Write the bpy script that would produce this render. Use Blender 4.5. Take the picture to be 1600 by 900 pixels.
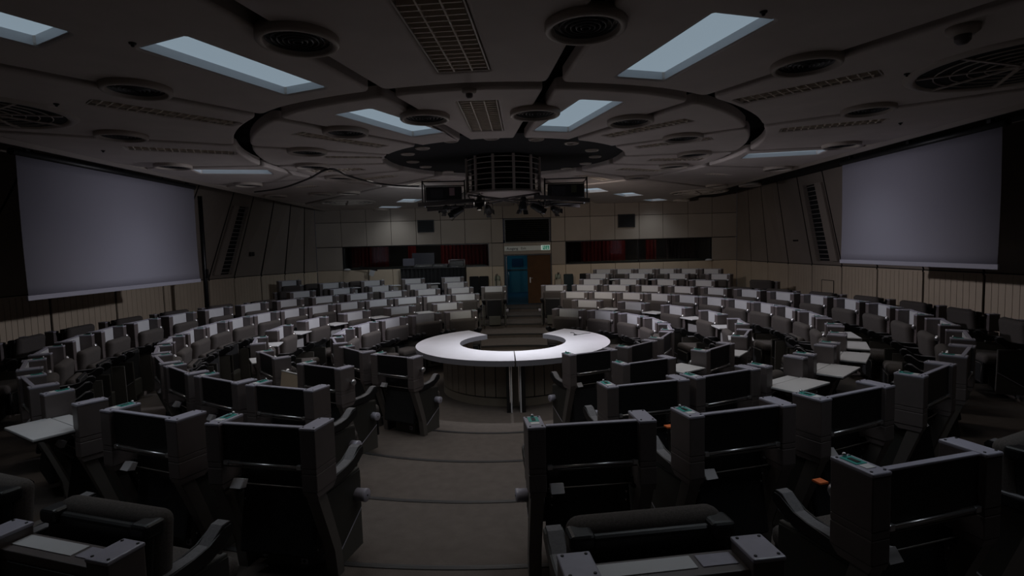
import bpy, bmesh, math, random
from math import sin, cos, pi, radians as R, hypot, atan2
from mathutils import Vector, Matrix
random.seed(7)
for o in list(bpy.data.objects): bpy.data.objects.remove(o)
SC = bpy.context.scene
COL = SC.collection

# ---------------------------------------------------------------- camera, world, exposure
CAMH = 2.6                      # eye height above the floor at the round table
CAMD = 9.8                      # distance from the middle of the rings
F, PITCH, ROLL, YAW = 855.6, R(4.132), R(1.545), R(1.0665)
cy_, sy_, cp_, sp_ = cos(YAW), sin(YAW), cos(PITCH), sin(PITCH)
rt = Vector((cy_, -sy_, 0)); fw = Vector((cp_*sy_, cp_*cy_, -sp_)); up = Vector((sp_*sy_, sp_*cy_, cp_))
e1 = rt*cos(ROLL) - up*sin(ROLL); e2 = rt*sin(ROLL) + up*cos(ROLL)
cam = bpy.data.objects.new('camera', bpy.data.cameras.new('camera')); COL.objects.link(cam)
cam.data.sensor_width = 36; cam.data.lens = F/1600*36; cam.data.clip_start = .05; cam.data.clip_end = 80
M = Matrix((( e1.x, e2.x, -fw.x, 0), (e1.y, e2.y, -fw.y, -CAMD), (e1.z, e2.z, -fw.z, CAMH), (0,0,0,1)))
cam.matrix_world = M
SC.camera = cam
w = bpy.data.worlds.new('world'); SC.world = w; w.use_nodes = True
w.node_tree.nodes['Background'].inputs[0].default_value = (.02,.02,.025,1)
w.node_tree.nodes['Background'].inputs[1].default_value = .3
SC.view_settings.view_transform = 'Standard'; SC.view_settings.look = 'None'
SC.view_settings.exposure = 0; SC.view_settings.gamma = 1; SC.view_settings.use_curve_mapping = False
LIT_W, LOUVRE_W, SPREAD = 4.6, 3.6, 122      # watts of fill lamps added in the lit panels and unlit-looking louvres
PANEL_E = .27                   # what a lit ceiling panel gives off

def ray(x, y):
    a, b = x-800, y-450
    return (e1*(a/F) - e2*(b/F) + fw)
def at_z(x, y, z):              # pixel of the photograph -> point at height z
    d = ray(x, y); k = (z-CAMH)/d.z
    return Vector((d.x*k, d.y*k-CAMD, z))
def at_y(x, y, Y):
    d = ray(x, y); k = (Y+CAMD)/d.y
    return Vector((d.x*k, Y, d.z*k+CAMH))

# ---------------------------------------------------------------- materials
MATS = {}
def mat(name, col, rough=.6, metal=0, emit=None, es=1, noise=0, nscale=30, spec=.5, bump=0, bscale=200, trans=0, alpha=1):
    if name in MATS: return MATS[name]
    m = bpy.data.materials.new(name); m.use_nodes = True; nt = m.node_tree; b = nt.nodes['Principled BSDF']
    b.inputs['Base Color'].default_value = (*col, 1); b.inputs['Roughness'].default_value = rough
    b.inputs['Metallic'].default_value = metal; b.inputs['Specular IOR Level'].default_value = spec
    if trans: b.inputs['Transmission Weight'].default_value = trans
    if alpha < 1: b.inputs['Alpha'].default_value = alpha
    if emit: b.inputs['Emission Color'].default_value = (*emit, 1); b.inputs['Emission Strength'].default_value = es
    if noise or bump:
        tc = nt.nodes.new('ShaderNodeTexCoord')
    if noise:
        n = nt.nodes.new('ShaderNodeTexNoise'); n.inputs['Scale'].default_value = nscale; n.inputs['Detail'].default_value = 5
        nt.links.new(tc.outputs['Object'], n.inputs['Vector'])
        r = nt.nodes.new('ShaderNodeMapRange'); r.inputs[1].default_value = .25; r.inputs[2].default_value = .75
        r.inputs[3].default_value = 1-noise; r.inputs[4].default_value = 1+noise
        nt.links.new(n.outputs['Fac'], r.inputs[0])
        mx = nt.nodes.new('ShaderNodeVectorMath'); mx.operation = 'SCALE'; mx.inputs[0].default_value = col
        nt.links.new(r.outputs[0], mx.inputs['Scale']); nt.links.new(mx.outputs[0], b.inputs['Base Color'])
    if bump:
        n2 = nt.nodes.new('ShaderNodeTexNoise'); n2.inputs['Scale'].default_value = bscale
        nt.links.new(tc.outputs['Object'], n2.inputs['Vector'])
        bp = nt.nodes.new('ShaderNodeBump'); bp.inputs['Strength'].default_value = bump; bp.inputs['Distance'].default_value = .01
        nt.links.new(n2.outputs['Fac'], bp.inputs['Height']); nt.links.new(bp.outputs[0], b.inputs['Normal'])
    MATS[name] = m; return m
CARPET = mat('carpet', (.105,.086,.076), .95, noise=.14, nscale=9, bump=.4, bscale=160)
NOSING = mat('nosing', (.03,.028,.028), .55)
NOSE_L = mat('nosing_strip', (.07,.068,.075), .4)
CEIL = mat('ceiling_slab', (.60,.53,.49), .8, noise=.06, nscale=3)
CEILD = mat('ceiling_void', (.008,.008,.009), .9)
BEIGE = mat('beige_metal', (.46,.40,.35), .5)
LOUV = mat('louvre_beige', (.75,.66,.56), .6)
DARK = mat('dark_metal', (.012,.012,.013), .45)
BLACK = mat('black_plastic', (.008,.008,.009), .42)
BLKF = mat('black_fabric', (.007,.007,.008), .9)
DIFF = mat('lit_diffuser', (.1,.1,.1), .6, emit=(.74,.95,1.13), es=PANEL_E)
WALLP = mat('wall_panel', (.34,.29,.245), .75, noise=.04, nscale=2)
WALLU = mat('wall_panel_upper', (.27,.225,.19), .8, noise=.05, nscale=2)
WAIN = mat('wainscot', (.60,.49,.37), .65, noise=.05, nscale=3)
GAPM = mat('seam_black', (.006,.006,.006), .9)
SCRN = mat('screen_cloth', (.30,.29,.345), .9)
GREY = mat('grey_lacquer', (.125,.105,.103), .38, noise=.08, nscale=14)
GREYC = mat('grey_cap', (.40,.385,.46), .3, noise=.06, nscale=25)
RIM = mat('rim_grey', (.11,.098,.09), .45)
LOWP = mat('side_lower', (.075,.07,.062), .6)
ARMP = mat('arm_pad', (.15,.145,.155), .6, noise=.2, nscale=90)
SIDE = mat('side_inset', (.028,.027,.023), .6)
SILV = mat('silver', (.62,.61,.63), .28, metal=.9)
FAB = mat('seat_fabric', (.078,.067,.062), .95, noise=.35, nscale=120, bump=.35, bscale=400)
WHITE = mat('desk_white', (.62,.62,.64), .45, noise=.03, nscale=8)
TBL = mat('table_top', (.72,.70,.76), .6, noise=.05, nscale=3)
TBLE = mat('table_edge', (.19,.185,.21), .7)
TEAL = mat('teal_sticker', (.03,.33,.28), .5)
PAPER = mat('white_label', (.7,.7,.7), .6)
LEVER = mat('lever_metal', (.5,.48,.5), .35)
BOXG = mat('floor_box', (.075,.072,.06), .6)
TAN = mat('tan_board', (.52,.42,.31), .6)

# ---------------------------------------------------------------- mesh helpers
class MB:
    def __init__(s): s.bm = bmesh.new(); s.mats = []
    def mi(s, m):
        if m not in s.mats: s.mats.append(m)
        return s.mats.index(m)
    def box(s, c, d, m, bev=0, seg=2, rot=None, smooth=False):
        mtx = Matrix.Translation(c)
        if rot is not None: mtx = mtx @ rot
        mtx = mtx @ Matrix.Diagonal((*d, 1))
        g = bmesh.ops.create_cube(s.bm, size=1, matrix=mtx); vs = g['verts']
        fs = set(f for v in vs for f in v.link_faces); i = s.mi(m)
        for f in fs: f.material_index = i; f.smooth = smooth
        if bev:
            es = list(set(e for v in vs for e in v.link_edges))
            b = bmesh.ops.bevel(s.bm, geom=es, offset=bev, segments=seg, profile=.5, affect='EDGES')
            fs = set(f for f in b['faces']) | set(f for f in fs if f.is_valid)
        for f in fs:
            if f.is_valid: f.material_index = i; f.smooth = smooth
        return fs
    def face(s, pts, m):
        f = s.bm.faces.new([s.bm.verts.new(p) for p in pts]); f.material_index = s.mi(m); return f
    def prism(s, poly, a, b, m, bev=0):     # poly in (y,z), from x=a to x=b
        v0 = [s.bm.verts.new((a, p[0], p[1])) for p in poly]; v1 = [s.bm.verts.new((b, p[0], p[1])) for p in poly]
        n = len(poly); i = s.mi(m); fs = [s.bm.faces.new(v0), s.bm.faces.new(v1[::-1])]
        for k in range(n): fs.append(s.bm.faces.new((v0[k], v1[k], v1[(k+1) % n], v0[(k+1) % n])))
        for f in fs: f.material_index = i
        if bev:
            es = list(set(e for f in fs[:2] for e in f.edges))
            b_ = bmesh.ops.bevel(s.bm, geom=es, offset=bev, segments=2, affect='EDGES')
            for f in b_['faces']: f.material_index = i
    def zprism(s, poly, a, b, m):
        v0 = [s.bm.verts.new((p[0], p[1], a)) for p in poly]; v1 = [s.bm.verts.new((p[0], p[1], b)) for p in poly]
        n = len(poly); i = s.mi(m); fs = [s.bm.faces.new(v0[::-1]), s.bm.faces.new(v1)]
        for k in range(n): fs.append(s.bm.faces.new((v0[k], v0[(k+1) % n], v1[(k+1) % n], v1[k])))
        for f in fs: f.material_index = i
        return fs
    def lathe(s, prof, c, m, n=32, axis=None, smooth=True):   # prof: (r, h) ; axis matrix optional
        A = Matrix.Translation(c) @ (axis if axis is not None else Matrix.Identity(4))
        rings = []
        for r, h in prof:
            rings.append([s.bm.verts.new(A @ Vector((r*cos(2*pi*k/n), r*sin(2*pi*k/n), h))) for k in range(n)])
        i = s.mi(m)
        for a, b in zip(rings, rings[1:]):
            for k in range(n):
                f = s.bm.faces.new((a[k], a[(k+1) % n], b[(k+1) % n], b[k])); f.material_index = i; f.smooth = smooth
        for rg, rev in ((rings[0], True), (rings[-1], False)):
            if prof[0 if rev else -1][0] > .002:
                f = s.bm.faces.new(rg[::-1] if rev else rg); f.material_index = i
    def ring(s, c, r, t, m, n=32, sec=6):      # torus
        A = Vector(c); i = s.mi(m); rs = []
        for k in range(n):
            a = 2*pi*k/n
            rs.append([s.bm.verts.new(A + Vector(((r+t*cos(2*pi*j/sec))*cos(a), (r+t*cos(2*pi*j/sec))*sin(a), t*sin(2*pi*j/sec)))) for j in range(sec)])
        for k in range(n):
            for j in range(sec):
                f = s.bm.faces.new((rs[k][j], rs[(k+1) % n][j], rs[(k+1) % n][(j+1) % sec], rs[k][(j+1) % sec])); f.material_index = i; f.smooth = True
    def tube(s, pts, r, m, n=8):
        pts = [Vector(p) for p in pts]; rs = []; i = s.mi(m)
        for k, p in enumerate(pts):
            t = (pts[min(k+1, len(pts)-1)] - pts[max(k-1, 0)]).normalized()
            a = t.cross(Vector((0,0,1)) if abs(t.z) < .9 else Vector((1,0,0))).normalized(); b = t.cross(a)
            rs.append([s.bm.verts.new(p + (a*cos(2*pi*j/n) + b*sin(2*pi*j/n))*r) for j in range(n)])
        for u, v in zip(rs, rs[1:]):
            for j in range(n):
                f = s.bm.faces.new((u[j], v[j], v[(j+1) % n], u[(j+1) % n])); f.material_index = i; f.smooth = True
        for q in (rs[0], rs[-1]):
            f = s.bm.faces.new(q); f.material_index = i
    def mesh(s, name):
        bmesh.ops.recalc_face_normals(s.bm, faces=s.bm.faces[:])
        me = bpy.data.meshes.new(name); s.bm.to_mesh(me); s.bm.free()
        for m in s.mats: me.materials.append(m)
        return me
    def build(s, name, parent=None, loc=None, rz=0, **kw):
        return link(name, s.mesh(name), parent, loc, rz, **kw)
def link(name, data, parent=None, loc=None, rz=0, label=None, cat=None, group=None, kind=None):
    o = bpy.data.objects.new(name, data); COL.objects.link(o)
    if parent: o.parent = parent
    if loc is not None: o.location = loc
    if rz: o.rotation_euler = (0,0,rz)
    if label: o['label'] = label
    if cat: o['category'] = cat
    if group: o['group'] = group
    if kind: o['kind'] = kind
    return o
def thing(name, label, cat, loc=(0,0,0), rz=0, group=None):
    return link(name, None, None, loc, rz, label, cat, group)
KIDS = {}
def copy_tree(o, parent=None):
    c = o.copy(); COL.objects.link(c)
    if parent: c.parent = parent
    for ch in KIDS.get(o.name, []): copy_tree(ch, c)
    return c
def index_kids():
    KIDS.clear()
    for o in bpy.data.objects:
        if o.parent: KIDS.setdefault(o.parent.name, []).append(o)
def disc_rot(d):    # matrix turning +z to direction d
    return Vector(d).to_track_quat('Z', 'Y').to_matrix().to_4x4()

# ---------------------------------------------------------------- ring geometry
LV = [.10, .19, .29, .39, .48, .59, .68]                  # floor heights of the seven rows
RR = [2.923, 4.081, 5.263, 6.474, 7.671, 8.864, 10.055]   # radius of the desk-panel line
EDGE = [2.5, 3.72, 4.92, 6.12, 7.33, 8.53]                # step edges
def P(r, th, z=0): t = R(th); return Vector((-r*sin(t), r*cos(t), z))

# ---------------------------------------------------------------- floor
BW = 9.7; ZM = 1.96; ZC = 4.1
LW = [(-9.15,-11.5), (-9.1,-4), (-9.0,.5), (-8.2,4.8), (-7.6,7.4), (-6.5,BW)]
RW = [(8.45,-11.5), (8.35,-4), (8.2,0), (8.2,6), (8.45,BW)]
fl = MB(); NSEG = 240
def inside_r(th, r):   # clip a radius to the room outline
    best = r
    pl = LW + RW[::-1]
    d = Vector((-sin(R(th)), cos(R(th))))
    for (ax, ay), (bx, by) in zip(pl, pl[1:] + pl[:1]):
        ex, ey = bx-ax, by-ay; den = d.x*ey - d.y*ex
        if abs(den) < 1e-9: continue
        t = (ax*ey - ay*ex)/den; u = (ax*d.y - ay*d.x)/den
        if t > 0 and -1e-6 <= u <= 1+1e-6: best = min(best, t)
    return best
radii = [0.0] + EDGE + [30]
hts = [0.0] + LV[:6]
ci = fl.mi(CARPET)
for k in range(NSEG):
    a, b = 360*k/NSEG, 360*(k+1)/NSEG
    for j in range(len(radii)-1):
        r0, r1 = radii[j], radii[j+1]
        ra0, ra1 = min(r0, inside_r(a, 99)+.05), min(r1, inside_r(a, 99)+.05); rb0, rb1 = min(r0, inside_r(b, 99)+.05), min(r1, inside_r(b, 99)+.05)
        h = hts[j]
        if ra1-ra0 < 1e-4 and rb1-rb0 < 1e-4: continue
        pts = [P(ra0, a, h), P(ra1, a, h), P(rb1, b, h), P(rb0, b, h)]
        if r0 == 0: pts = pts[:3]
        fl.face(pts, CARPET)
        if j and ra0 == r0 and rb0 == r0:
            fl.face([P(r0, a, hts[j-1]), P(r0, b, hts[j-1]), P(r0, b, h), P(r0, a, h)], CARPET)
bmesh.ops.remove_doubles(fl.bm, verts=fl.bm.verts[:], dist=1e-4)
fl.build('floor', kind='structure')
for j, r in enumerate(EDGE):      # ribbed nosing along each step, one ring per step
    nb = MB(); h = hts[j+1]
    def strip(ra, rb, zz, m):
        n = 180
        for k in range(n):
            a, b = 360*k/n, 360*(k+1)/n
            if inside_r(a, 99) < rb or inside_r(b, 99) < rb: continue
            nb.face([P(ra, a, zz), P(rb, a, zz), P(rb, b, zz), P(ra, b, zz)], m)
    n = 180
    for k in range(n):
        a, b = 360*k/n, 360*(k+1)/n
        if inside_r(a, 99) < r+.06 or inside_r(b, 99) < r+.06: continue
        nb.face([P(r-.006, a, h-.03), P(r-.006, b, h-.03), P(r-.006, b, h+.006), P(r-.006, a, h+.006)], NOSING)
        nb.face([P(r-.006, a, h+.006), P(r+.045, a, h+.006), P(r+.045, b, h+.006), P(r-.006, b, h+.006)], NOSING)
        nb.face([P(r+.045, a, h+.006), P(r+.045, a, h), P(r+.045, b, h), P(r+.045, b, h+.006)], NOSING)
        nb.face([P(r+.008, a, h+.0075), P(r+.014, a, h+.0075), P(r+.014, b, h+.0075), P(r+.008, b, h+.0075)], NOSE_L)
        nb.face([P(r+.026, a, h+.0075), P(r+.031, a, h+.0075), P(r+.031, b, h+.0075), P(r+.026, b, h+.0075)], NOSE_L)
    nb.build('trim_%d' % (j+1), kind='structure')
for i, (t0, t1) in enumerate(((-46, -18.6), (25.5, 46))):     # raised strips of floor under the back row
    pb = MB(); n = 24
    def rim(r, z): return [P(min(r, inside_r(t0+(t1-t0)*k/n, 99)-.02), t0+(t1-t0)*k/n, z) for k in range(n+1)]
    A = rim(9.38, LV[5]-.02); B = rim(9.38, LV[6]); C_ = rim(10.5, LV[6])
    for k in range(n):
        pb.face([A[k], A[k+1], B[k+1], B[k]], CARPET); pb.face([B[k], B[k+1], C_[k+1], C_[k]], CARPET)
    for e in (0, n):
        pb.face([A[e], B[e], C_[e], Vector((C_[e].x, C_[e].y, LV[5]-.02))], CARPET)
    pb.build('floor_platform_%d' % (i+1), kind='structure')

# ---------------------------------------------------------------- walls
def along(poly, step):     # points along a polyline every step metres
    out = []; acc = 0
    for (a, b), (c, d) in zip(poly, poly[1:]):
        L = hypot(c-a, d-b); t = acc
        while t < L: out.append((a+(c-a)*t/L, b+(d-b)*t/L)); t += step
        acc = t-L
    out.append(poly[-1]); return out
def hit(poly, x):          # where the plan ray through pixel column x (on the rail) meets a plan polyline
    pass
def side_wall(name, base, top, seams_px, yrail):
    m = MB()
    # dark carcass
    bz = -.02
    for (p, q), (s, t) in zip(zip(base, base[1:]), zip(top, top[1:])):
        off = .05 if base[0][0] > 0 else -.05
        m.face([(p[0]+off, p[1], bz), (q[0]+off, q[1], bz), (q[0]+off, q[1], ZM), (p[0]+off, p[1], ZM)], GAPM)
        m.face([(p[0]+off, p[1], ZM), (q[0]+off, q[1], ZM), (t[0]+off, t[1], ZC+.42), (s[0]+off, s[1], ZC+.42)], GAPM)
    # seam parameters along y
    ys = []
    for px in seams_px:
        d = ray(px[0], px[1])
        for (p, q) in zip(base, base[1:]):
            ex, ey = q[0]-p[0], q[1]-p[1]; ox, oy = p[0], p[1]+CAMD
            den = d.x*ey - d.y*ex
            u = (ox*d.y - oy*d.x)/den; 
            if -1e-6 <= u <= 1.000001 and (ox*ey-oy*ex)/den > 0: ys.append(p[1]+ey*u); break
    ys = sorted(set([round(v, 3) for v in ys]))
    y0 = ys[0]-1.75
    while y0 > base[0][1]+.3: ys.insert(0, y0); y0 -= 1.75
    ys = [base[0][1]] + ys + [base[-1][1]]
    def bx(poly, y):
        for p, q in zip(poly, poly[1:]):
            if p[1]-1e-6 <= y <= q[1]+1e-6: return p[0]+(q[0]-p[0])*(y-p[1])/(q[1]-p[1])
        return poly[-1][0]
    s = 1 if base[0][0] > 0 else -1
    for a, b in zip(ys, ys[1:]):
        if b-a < .05: continue
        g = .022
        # upper leaning panel, split at plan corners
        cuts = [a+g] + [p[1] for p in base[1:-1] if a+g < p[1] < b-g] + [b-g]
        for c, d in zip(cuts, cuts[1:]):
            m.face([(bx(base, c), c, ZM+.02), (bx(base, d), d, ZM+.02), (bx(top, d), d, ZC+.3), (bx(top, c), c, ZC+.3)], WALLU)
            # rail
            m.face([(bx(base, c)-s*.012, c, ZM-.03), (bx(base, d)-s*.012, d, ZM-.03), (bx(base, d)-s*.012, d, ZM), (bx(base, c)-s*.012, c, ZM)], WAIN)
        n = max(2, round((b-a-2*g)/.125))
        for k in range(n):
            c = a+g+(b-a-2*g)*k/n+.004; d = a+g+(b-a-2*g)*(k+1)/n-.004
            m.face([(bx(base, c), c, 0), (bx(base, d), d, 0), (bx(base, d), d, ZM-.03), (bx(base, c), c, ZM-.03)], WAIN)
            m.face([(bx(base, d), d, 0), (bx(base, d)+s*.03, d, 0), (bx(base, d)+s*.03, d, ZM-.03), (bx(base, d), d, ZM-.03)], WAIN)
            m.face([(bx(base, c), c, 0), (bx(base, c)+s*.03, c, 0), (bx(base, c)+s*.03, c, ZM-.03), (bx(base, c), c, ZM-.03)], WAIN)
    m.build(name, kind='structure')
    return bx, ys
LT = [(-7.7,-11.5), (-7.6,-4), (-7.5,.5), (-7.25,4.8), (-7.0,7.4), (-6.5,BW)]
RT = [(7.4,-11.5), (7.35,-4), (7.4,0), (7.85,6), (8.45,BW)]
bxL, ysL = side_wall('wall_left', LW, LT, [(77,458), (180,450.5), (255,445.5), (326,438), (366,433), (408,430), (445,426), (475,424)], 0)
bxR, ysR = side_wall('wall_right', RW, RT, [(1173.7,410), (1200,410.8), (1232,411.7), (1269,414), (1315.5,415.7), (1371,419), (1443,423), (1538,428)], 0)

# back wall with the door opening, the vent and two booth windows
def Y(px, py): v = at_y(px, py, BW); return v.x, v.z
DX0, DX1, DZ0, DZ1 = .10, 1.80, LV[5]-.02, 2.38
WLx0, WLx1, WRx0, WRx1 = -5.6, -.42, 2.3, 7.56
WZ0, WZ1 = 1.985, 2.80
VX0, VX1, VZ0, VZ1 = .15, 1.76, 2.80, 3.64
bw = MB()
def wrect(x0, x1, z0, z1, m=WALLP, g=.008, y=BW):
    bw.box(((x0+x1)/2, y+.06, (z0+z1)/2), (x1-x0-2*g, .12, z1-z0-2*g), m)
XS = [-6.5,-5.6,-4.72,-3.85,-2.97,-2.1,-1.25,-.32,.10,1.80,2.3,3.2,4.08,4.95,5.8,6.7,7.56,8.45]
for a, b in zip(XS, XS[1:]):
    if (a, b) != (.10, 1.80): wrect(a, b, WZ1+.01, 3.66); 
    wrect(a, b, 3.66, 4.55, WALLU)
wrect(.10, 1.80, 2.38, 2.80)
for a, b in ((-6.5,-5.6), (-.32,.10), (1.80,2.3), (7.56,8.45)):
    wrect(a, b, WZ0, WZ1); 
wrect(-.42, -.32, WZ0, WZ1, g=0)
for a, b in zip(XS, XS[1:]):
    if (a, b) == (.10, 1.80): continue
    wrect(a, b, .4, WZ0, WAIN)
# dark carcass behind the seams
for x0, x1, z0, z1 in ((-6.5,.10,.3,WZ0), (1.8,8.45,.3,WZ0), (-6.5,8.45,WZ1,2.82), (-6.5,8.45,3.66,4.55), (-6.5,.10,2.82,3.66), (1.8,8.45,2.82,3.66), (-6.5,-5.6,WZ0,WZ1), (-.42,.10,WZ0,WZ1), (1.8,2.3,WZ0,WZ1), (7.56,8.45,WZ0,WZ1), (.10,1.8,2.38,2.80)):
    bw.box(((x0+x1)/2, BW+.16, (z0+z1)/2), (x1-x0, .06, z1-z0), GAPM)
bw.build('wall_back', kind='structure')
nw = MB()
nw.face([(-9.3,-11.5,-.1), (8.6,-11.5,-.1), (8.6,-11.5,4.55), (-9.3,-11.5,4.55)], WALLU)
nw.build('wall_near', kind='structure')

# booth rooms behind the glass
CURT = mat('red_curtain', (.22,.018,.02), .9)
CURD = mat('dark_curtain', (.03,.012,.014), .9)
BOOTHW = mat('booth_wall', (.05,.045,.045), .9)
GLASS = mat('glass', (.8,.85,.85), .03, trans=1, spec=.5)
for i, (x0, x1) in enumerate(((WLx0, WLx1), (WRx0, WRx1))):
    b = MB(); y0, y1 = BW+.2, BW+2.2
    b.face([(x0-.3,y1,1.2), (x1+.1,y1,1.2), (x1+.1,y1,3.4), (x0-.3,y1,3.4)], BOOTHW)
    for x in (x0-.3, x1+.1): b.face([(x,y0,1.2), (x,y1,1.2), (x,y1,3.4), (x,y0,3.4)], BOOTHW)
    b.face([(x0-.3,y0,3.4), (x1+.1,y0,3.4), (x1+.1,y1,3.4), (x0-.3,y1,3.4)], BOOTHW)
    b.face([(x0-.3,y0,1.2), (x1+.1,y0,1.2), (x1+.1,y1,1.2), (x0-.3,y1,1.2)], BOOTHW)
    b.build('wall_booth_%d' % (i+1), kind='structure')
    bl = thing('booth_fill_lamp', 'added fill lamp on the ceiling of the %s booth' % ['left','right'][i], 'lamp', ((x0+x1)/2, BW+.9, 3.36))
    m = MB(); m.box((0,0,.02), (1.6,.2,.03), BLACK, .004); m.build('housing', bl)
    L = bpy.data.lights.new('lamp', 'AREA'); L.energy = 1.7; L.color = (1,.9,.8); L.shape = 'RECTANGLE'; L.size = 1.5; L.size_y = .15; link('lamp', L, bl, (0,0,-.005))  # unseen lamp added to brighten the red curtains
    g = link('window_%d' % (i+1), None, kind='structure', loc=(0,0,0))
    m = MB(); m.box(((x0+x1)/2, BW+.14, (WZ0+WZ1)/2), (x1-x0-.02, .012, WZ1-WZ0-.02), GLASS); m.build('pane', g)
    m = MB()
    for a, b_, c, d in ((x0, x1, WZ0, WZ0+.025), (x0, x1, WZ1-.02, WZ1)): m.box(((a+b_)/2, BW+.1, (c+d)/2), (b_-a, .12, d-c), BLACK)
    for x in (x0+.012, x1-.012): m.box((x, BW+.1, (WZ0+WZ1)/2), (.024, .12, WZ1-WZ0-.05), BLACK)
    m.box(((x0+x1)/2, BW+.1, (WZ0+WZ1)/2), (.03,.05,WZ1-WZ0-.04), BLACK) if i else None
    m.build('window_frame', g)
    spans = [((x0-.1, x0+1.3, CURT), (x0+2.05, x0+2.35, CURT), (x0+3.3, x1, CURT)), ((x0, x0+.5, CURD), (x0+.8, x0+2.5, CURT), (x0+3.3, x0+3.7, CURT), (x1-1.2, x1, CURD))][i]
    for a, b_, mm in spans:
        c = MB(); n = int((b_-a)/.03); pts = [(a+(b_-a)*k/n, BW+1.6+.035*sin(k*1.3)) for k in range(n+1)]
        for p, q in zip(pts, pts[1:]):
            f = c.face([(p[0],p[1],1.3), (q[0],q[1],1.3), (q[0],q[1],3.3), (p[0],p[1],3.3)], mm)
        o = c.build('curtain', label='%s red curtain hanging behind the %s booth window, %s' % ('dark' if mm is CURD else 'deep', ['left','right'][i], {0:'leftmost one',1:'second from left',2:'third from left',3:'rightmost one'}[[s[0] for s in spans].index(a)]), cat='curtain', group='red curtains in the interpreter booths')
        sol = o.modifiers.new('sol', 'SOLIDIFY'); sol.thickness = .012
    d = MB(); d.box(((x0+x1)/2, BW+.75, 2.02), (x1-x0-.3, .6, .05), mat('booth_desk', (.10,.11,.10), .6), .01)
    d.box(((x0+x1)/2, BW+.95, 1.6), (x1-x0-.4, .05, .8), BOOTHW)
    d.build('booth_desk', label='long dark desk just behind the %s booth window' % ['left','right'][i], cat='desk')

# door: blue corridor seen on the left, brown leaf on the right
BLUEW = mat('corridor_wall', (.045,.20,.27), .7)
COR = MB(); cx0, cx1, cy0, cy1, cz0, cz1 = -.35, 1.5, BW+.2, BW+5.5, DZ0, 2.9
COR.face([(cx0,cy1,cz0), (cx1,cy1,cz0), (cx1,cy1,cz1), (cx0,cy1,cz1)], BLUEW)
for x in (cx0, cx1): COR.face([(x,cy0,cz0), (x,cy1,cz0), (x,cy1,cz1), (x,cy0,cz1)], BLUEW)
COR.face([(cx0,cy0,cz1), (cx1,cy0,cz1), (cx1,cy1,cz1), (cx0,cy1,cz1)], BLUEW)
COR.build('wall_corridor', kind='structure')
cf = bpy.data.materials.new('corridor_carpet'); cf.use_nodes = True; nt = cf.node_tree; b = nt.nodes['Principled BSDF']; b.inputs['Roughness'].default_value = .8
tc = nt.nodes.new('ShaderNodeTexCoord'); mp = nt.nodes.new('ShaderNodeMapping'); mp.inputs['Rotation'].default_value = (0,0,R(35))
wv = nt.nodes.new('ShaderNodeTexWave'); wv.inputs['Scale'].default_value = 2.4; cr = nt.nodes.new('ShaderNodeValToRGB')
cr.color_ramp.elements[0].color = (.02,.06,.10,1); cr.color_ramp.elements[1].color = (.05,.16,.26,1); cr.color_ramp.interpolation = 'CONSTANT'; cr.color_ramp.elements[1].position = .5
nt.links.new(tc.outputs['Object'], mp.inputs[0]); nt.links.new(mp.outputs[0], wv.inputs[0]); nt.links.new(wv.outputs[0], cr.inputs[0]); nt.links.new(cr.outputs[0], b.inputs['Base Color'])
m = MB(); m.face([(cx0,BW-.0,cz0+.03), (1.8,BW-.0,cz0+.03), (1.8,cy1,cz0+.03), (cx0,cy1,cz0+.03)], cf); m.build('floor_corridor', kind='structure')
m = MB(); m.box((.75, cy1-.03, 1.95), (.5,.04,.36), mat('picture', (.02,.06,.12), .5), .005); m.box((.75, cy1-.03, 1.62), (1.5,.03,.03), DARK)
m.build('wall_picture', label='small dark picture on the blue corridor wall through the doorway', cat='picture')
m = MB(); m.box((.6, BW+4.2, cz1-.04), (.5, 1.2, .05), DARK); m.build('corridor_lamp_housing', label='ceiling lamp in the blue corridor behind the open door', cat='lamp')
ld = bpy.data.lights.new('corridor_lamp', 'AREA'); ld.energy = 2.2; ld.color = (.35,.8,1); ld.size = .5; ld.size_y = 1.1; ld.shape = 'RECTANGLE'
lo = link('corridor_lamp', ld, loc=(.6, BW+4.2, cz1-.075))
d1 = link('door_1', None, kind='structure')
m = MB(); m.box((1.36, BW+.13, (cz0+DZ1)/2+.02), (.84,.05,DZ1-cz0-.04), mat('brown_door', (.085,.036,.010), .8, noise=.2, nscale=4), .004); m.build('door_leaf', d1)
m = MB(); m.tube([(1.03,BW+.1,1.52), (1.03,BW+.055,1.52), (1.13,BW+.055,1.52)], .01, SILV); m.box((1.03, BW+.1, 1.45), (.04,.015,.2), SILV, .004); m.build('door_handle', d1)
d2 = link('door_2', None, kind='structure')
m = MB(); m.box((.19, BW+.55, (cz0+DZ1)/2+.02), (.05,.8,DZ1-cz0-.06), mat('navy_door', (.012,.03,.07), .35), .004); m.build('door_leaf', d2)
m = MB(); m.tube([(.225,BW+.25,1.25), (.26,BW+.25,1.25), (.26,BW+.25,1.75), (.225,BW+.25,1.75)], .012, SILV); m.build('door_handle', d2)
m = MB()
for x in (DX0+.02, DX1-.02): m.box((x, BW+.08, (cz0+DZ1)/2), (.04,.16,DZ1-cz0), mat('door_frame', (.03,.03,.035), .5), .003)
m.box(((DX0+DX1)/2, BW+.08, DZ1-.02), (DX1-DX0-.08,.16,.04), MATS['door_frame'], .003); m.build('trim_door_frame', kind='structure')
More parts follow.
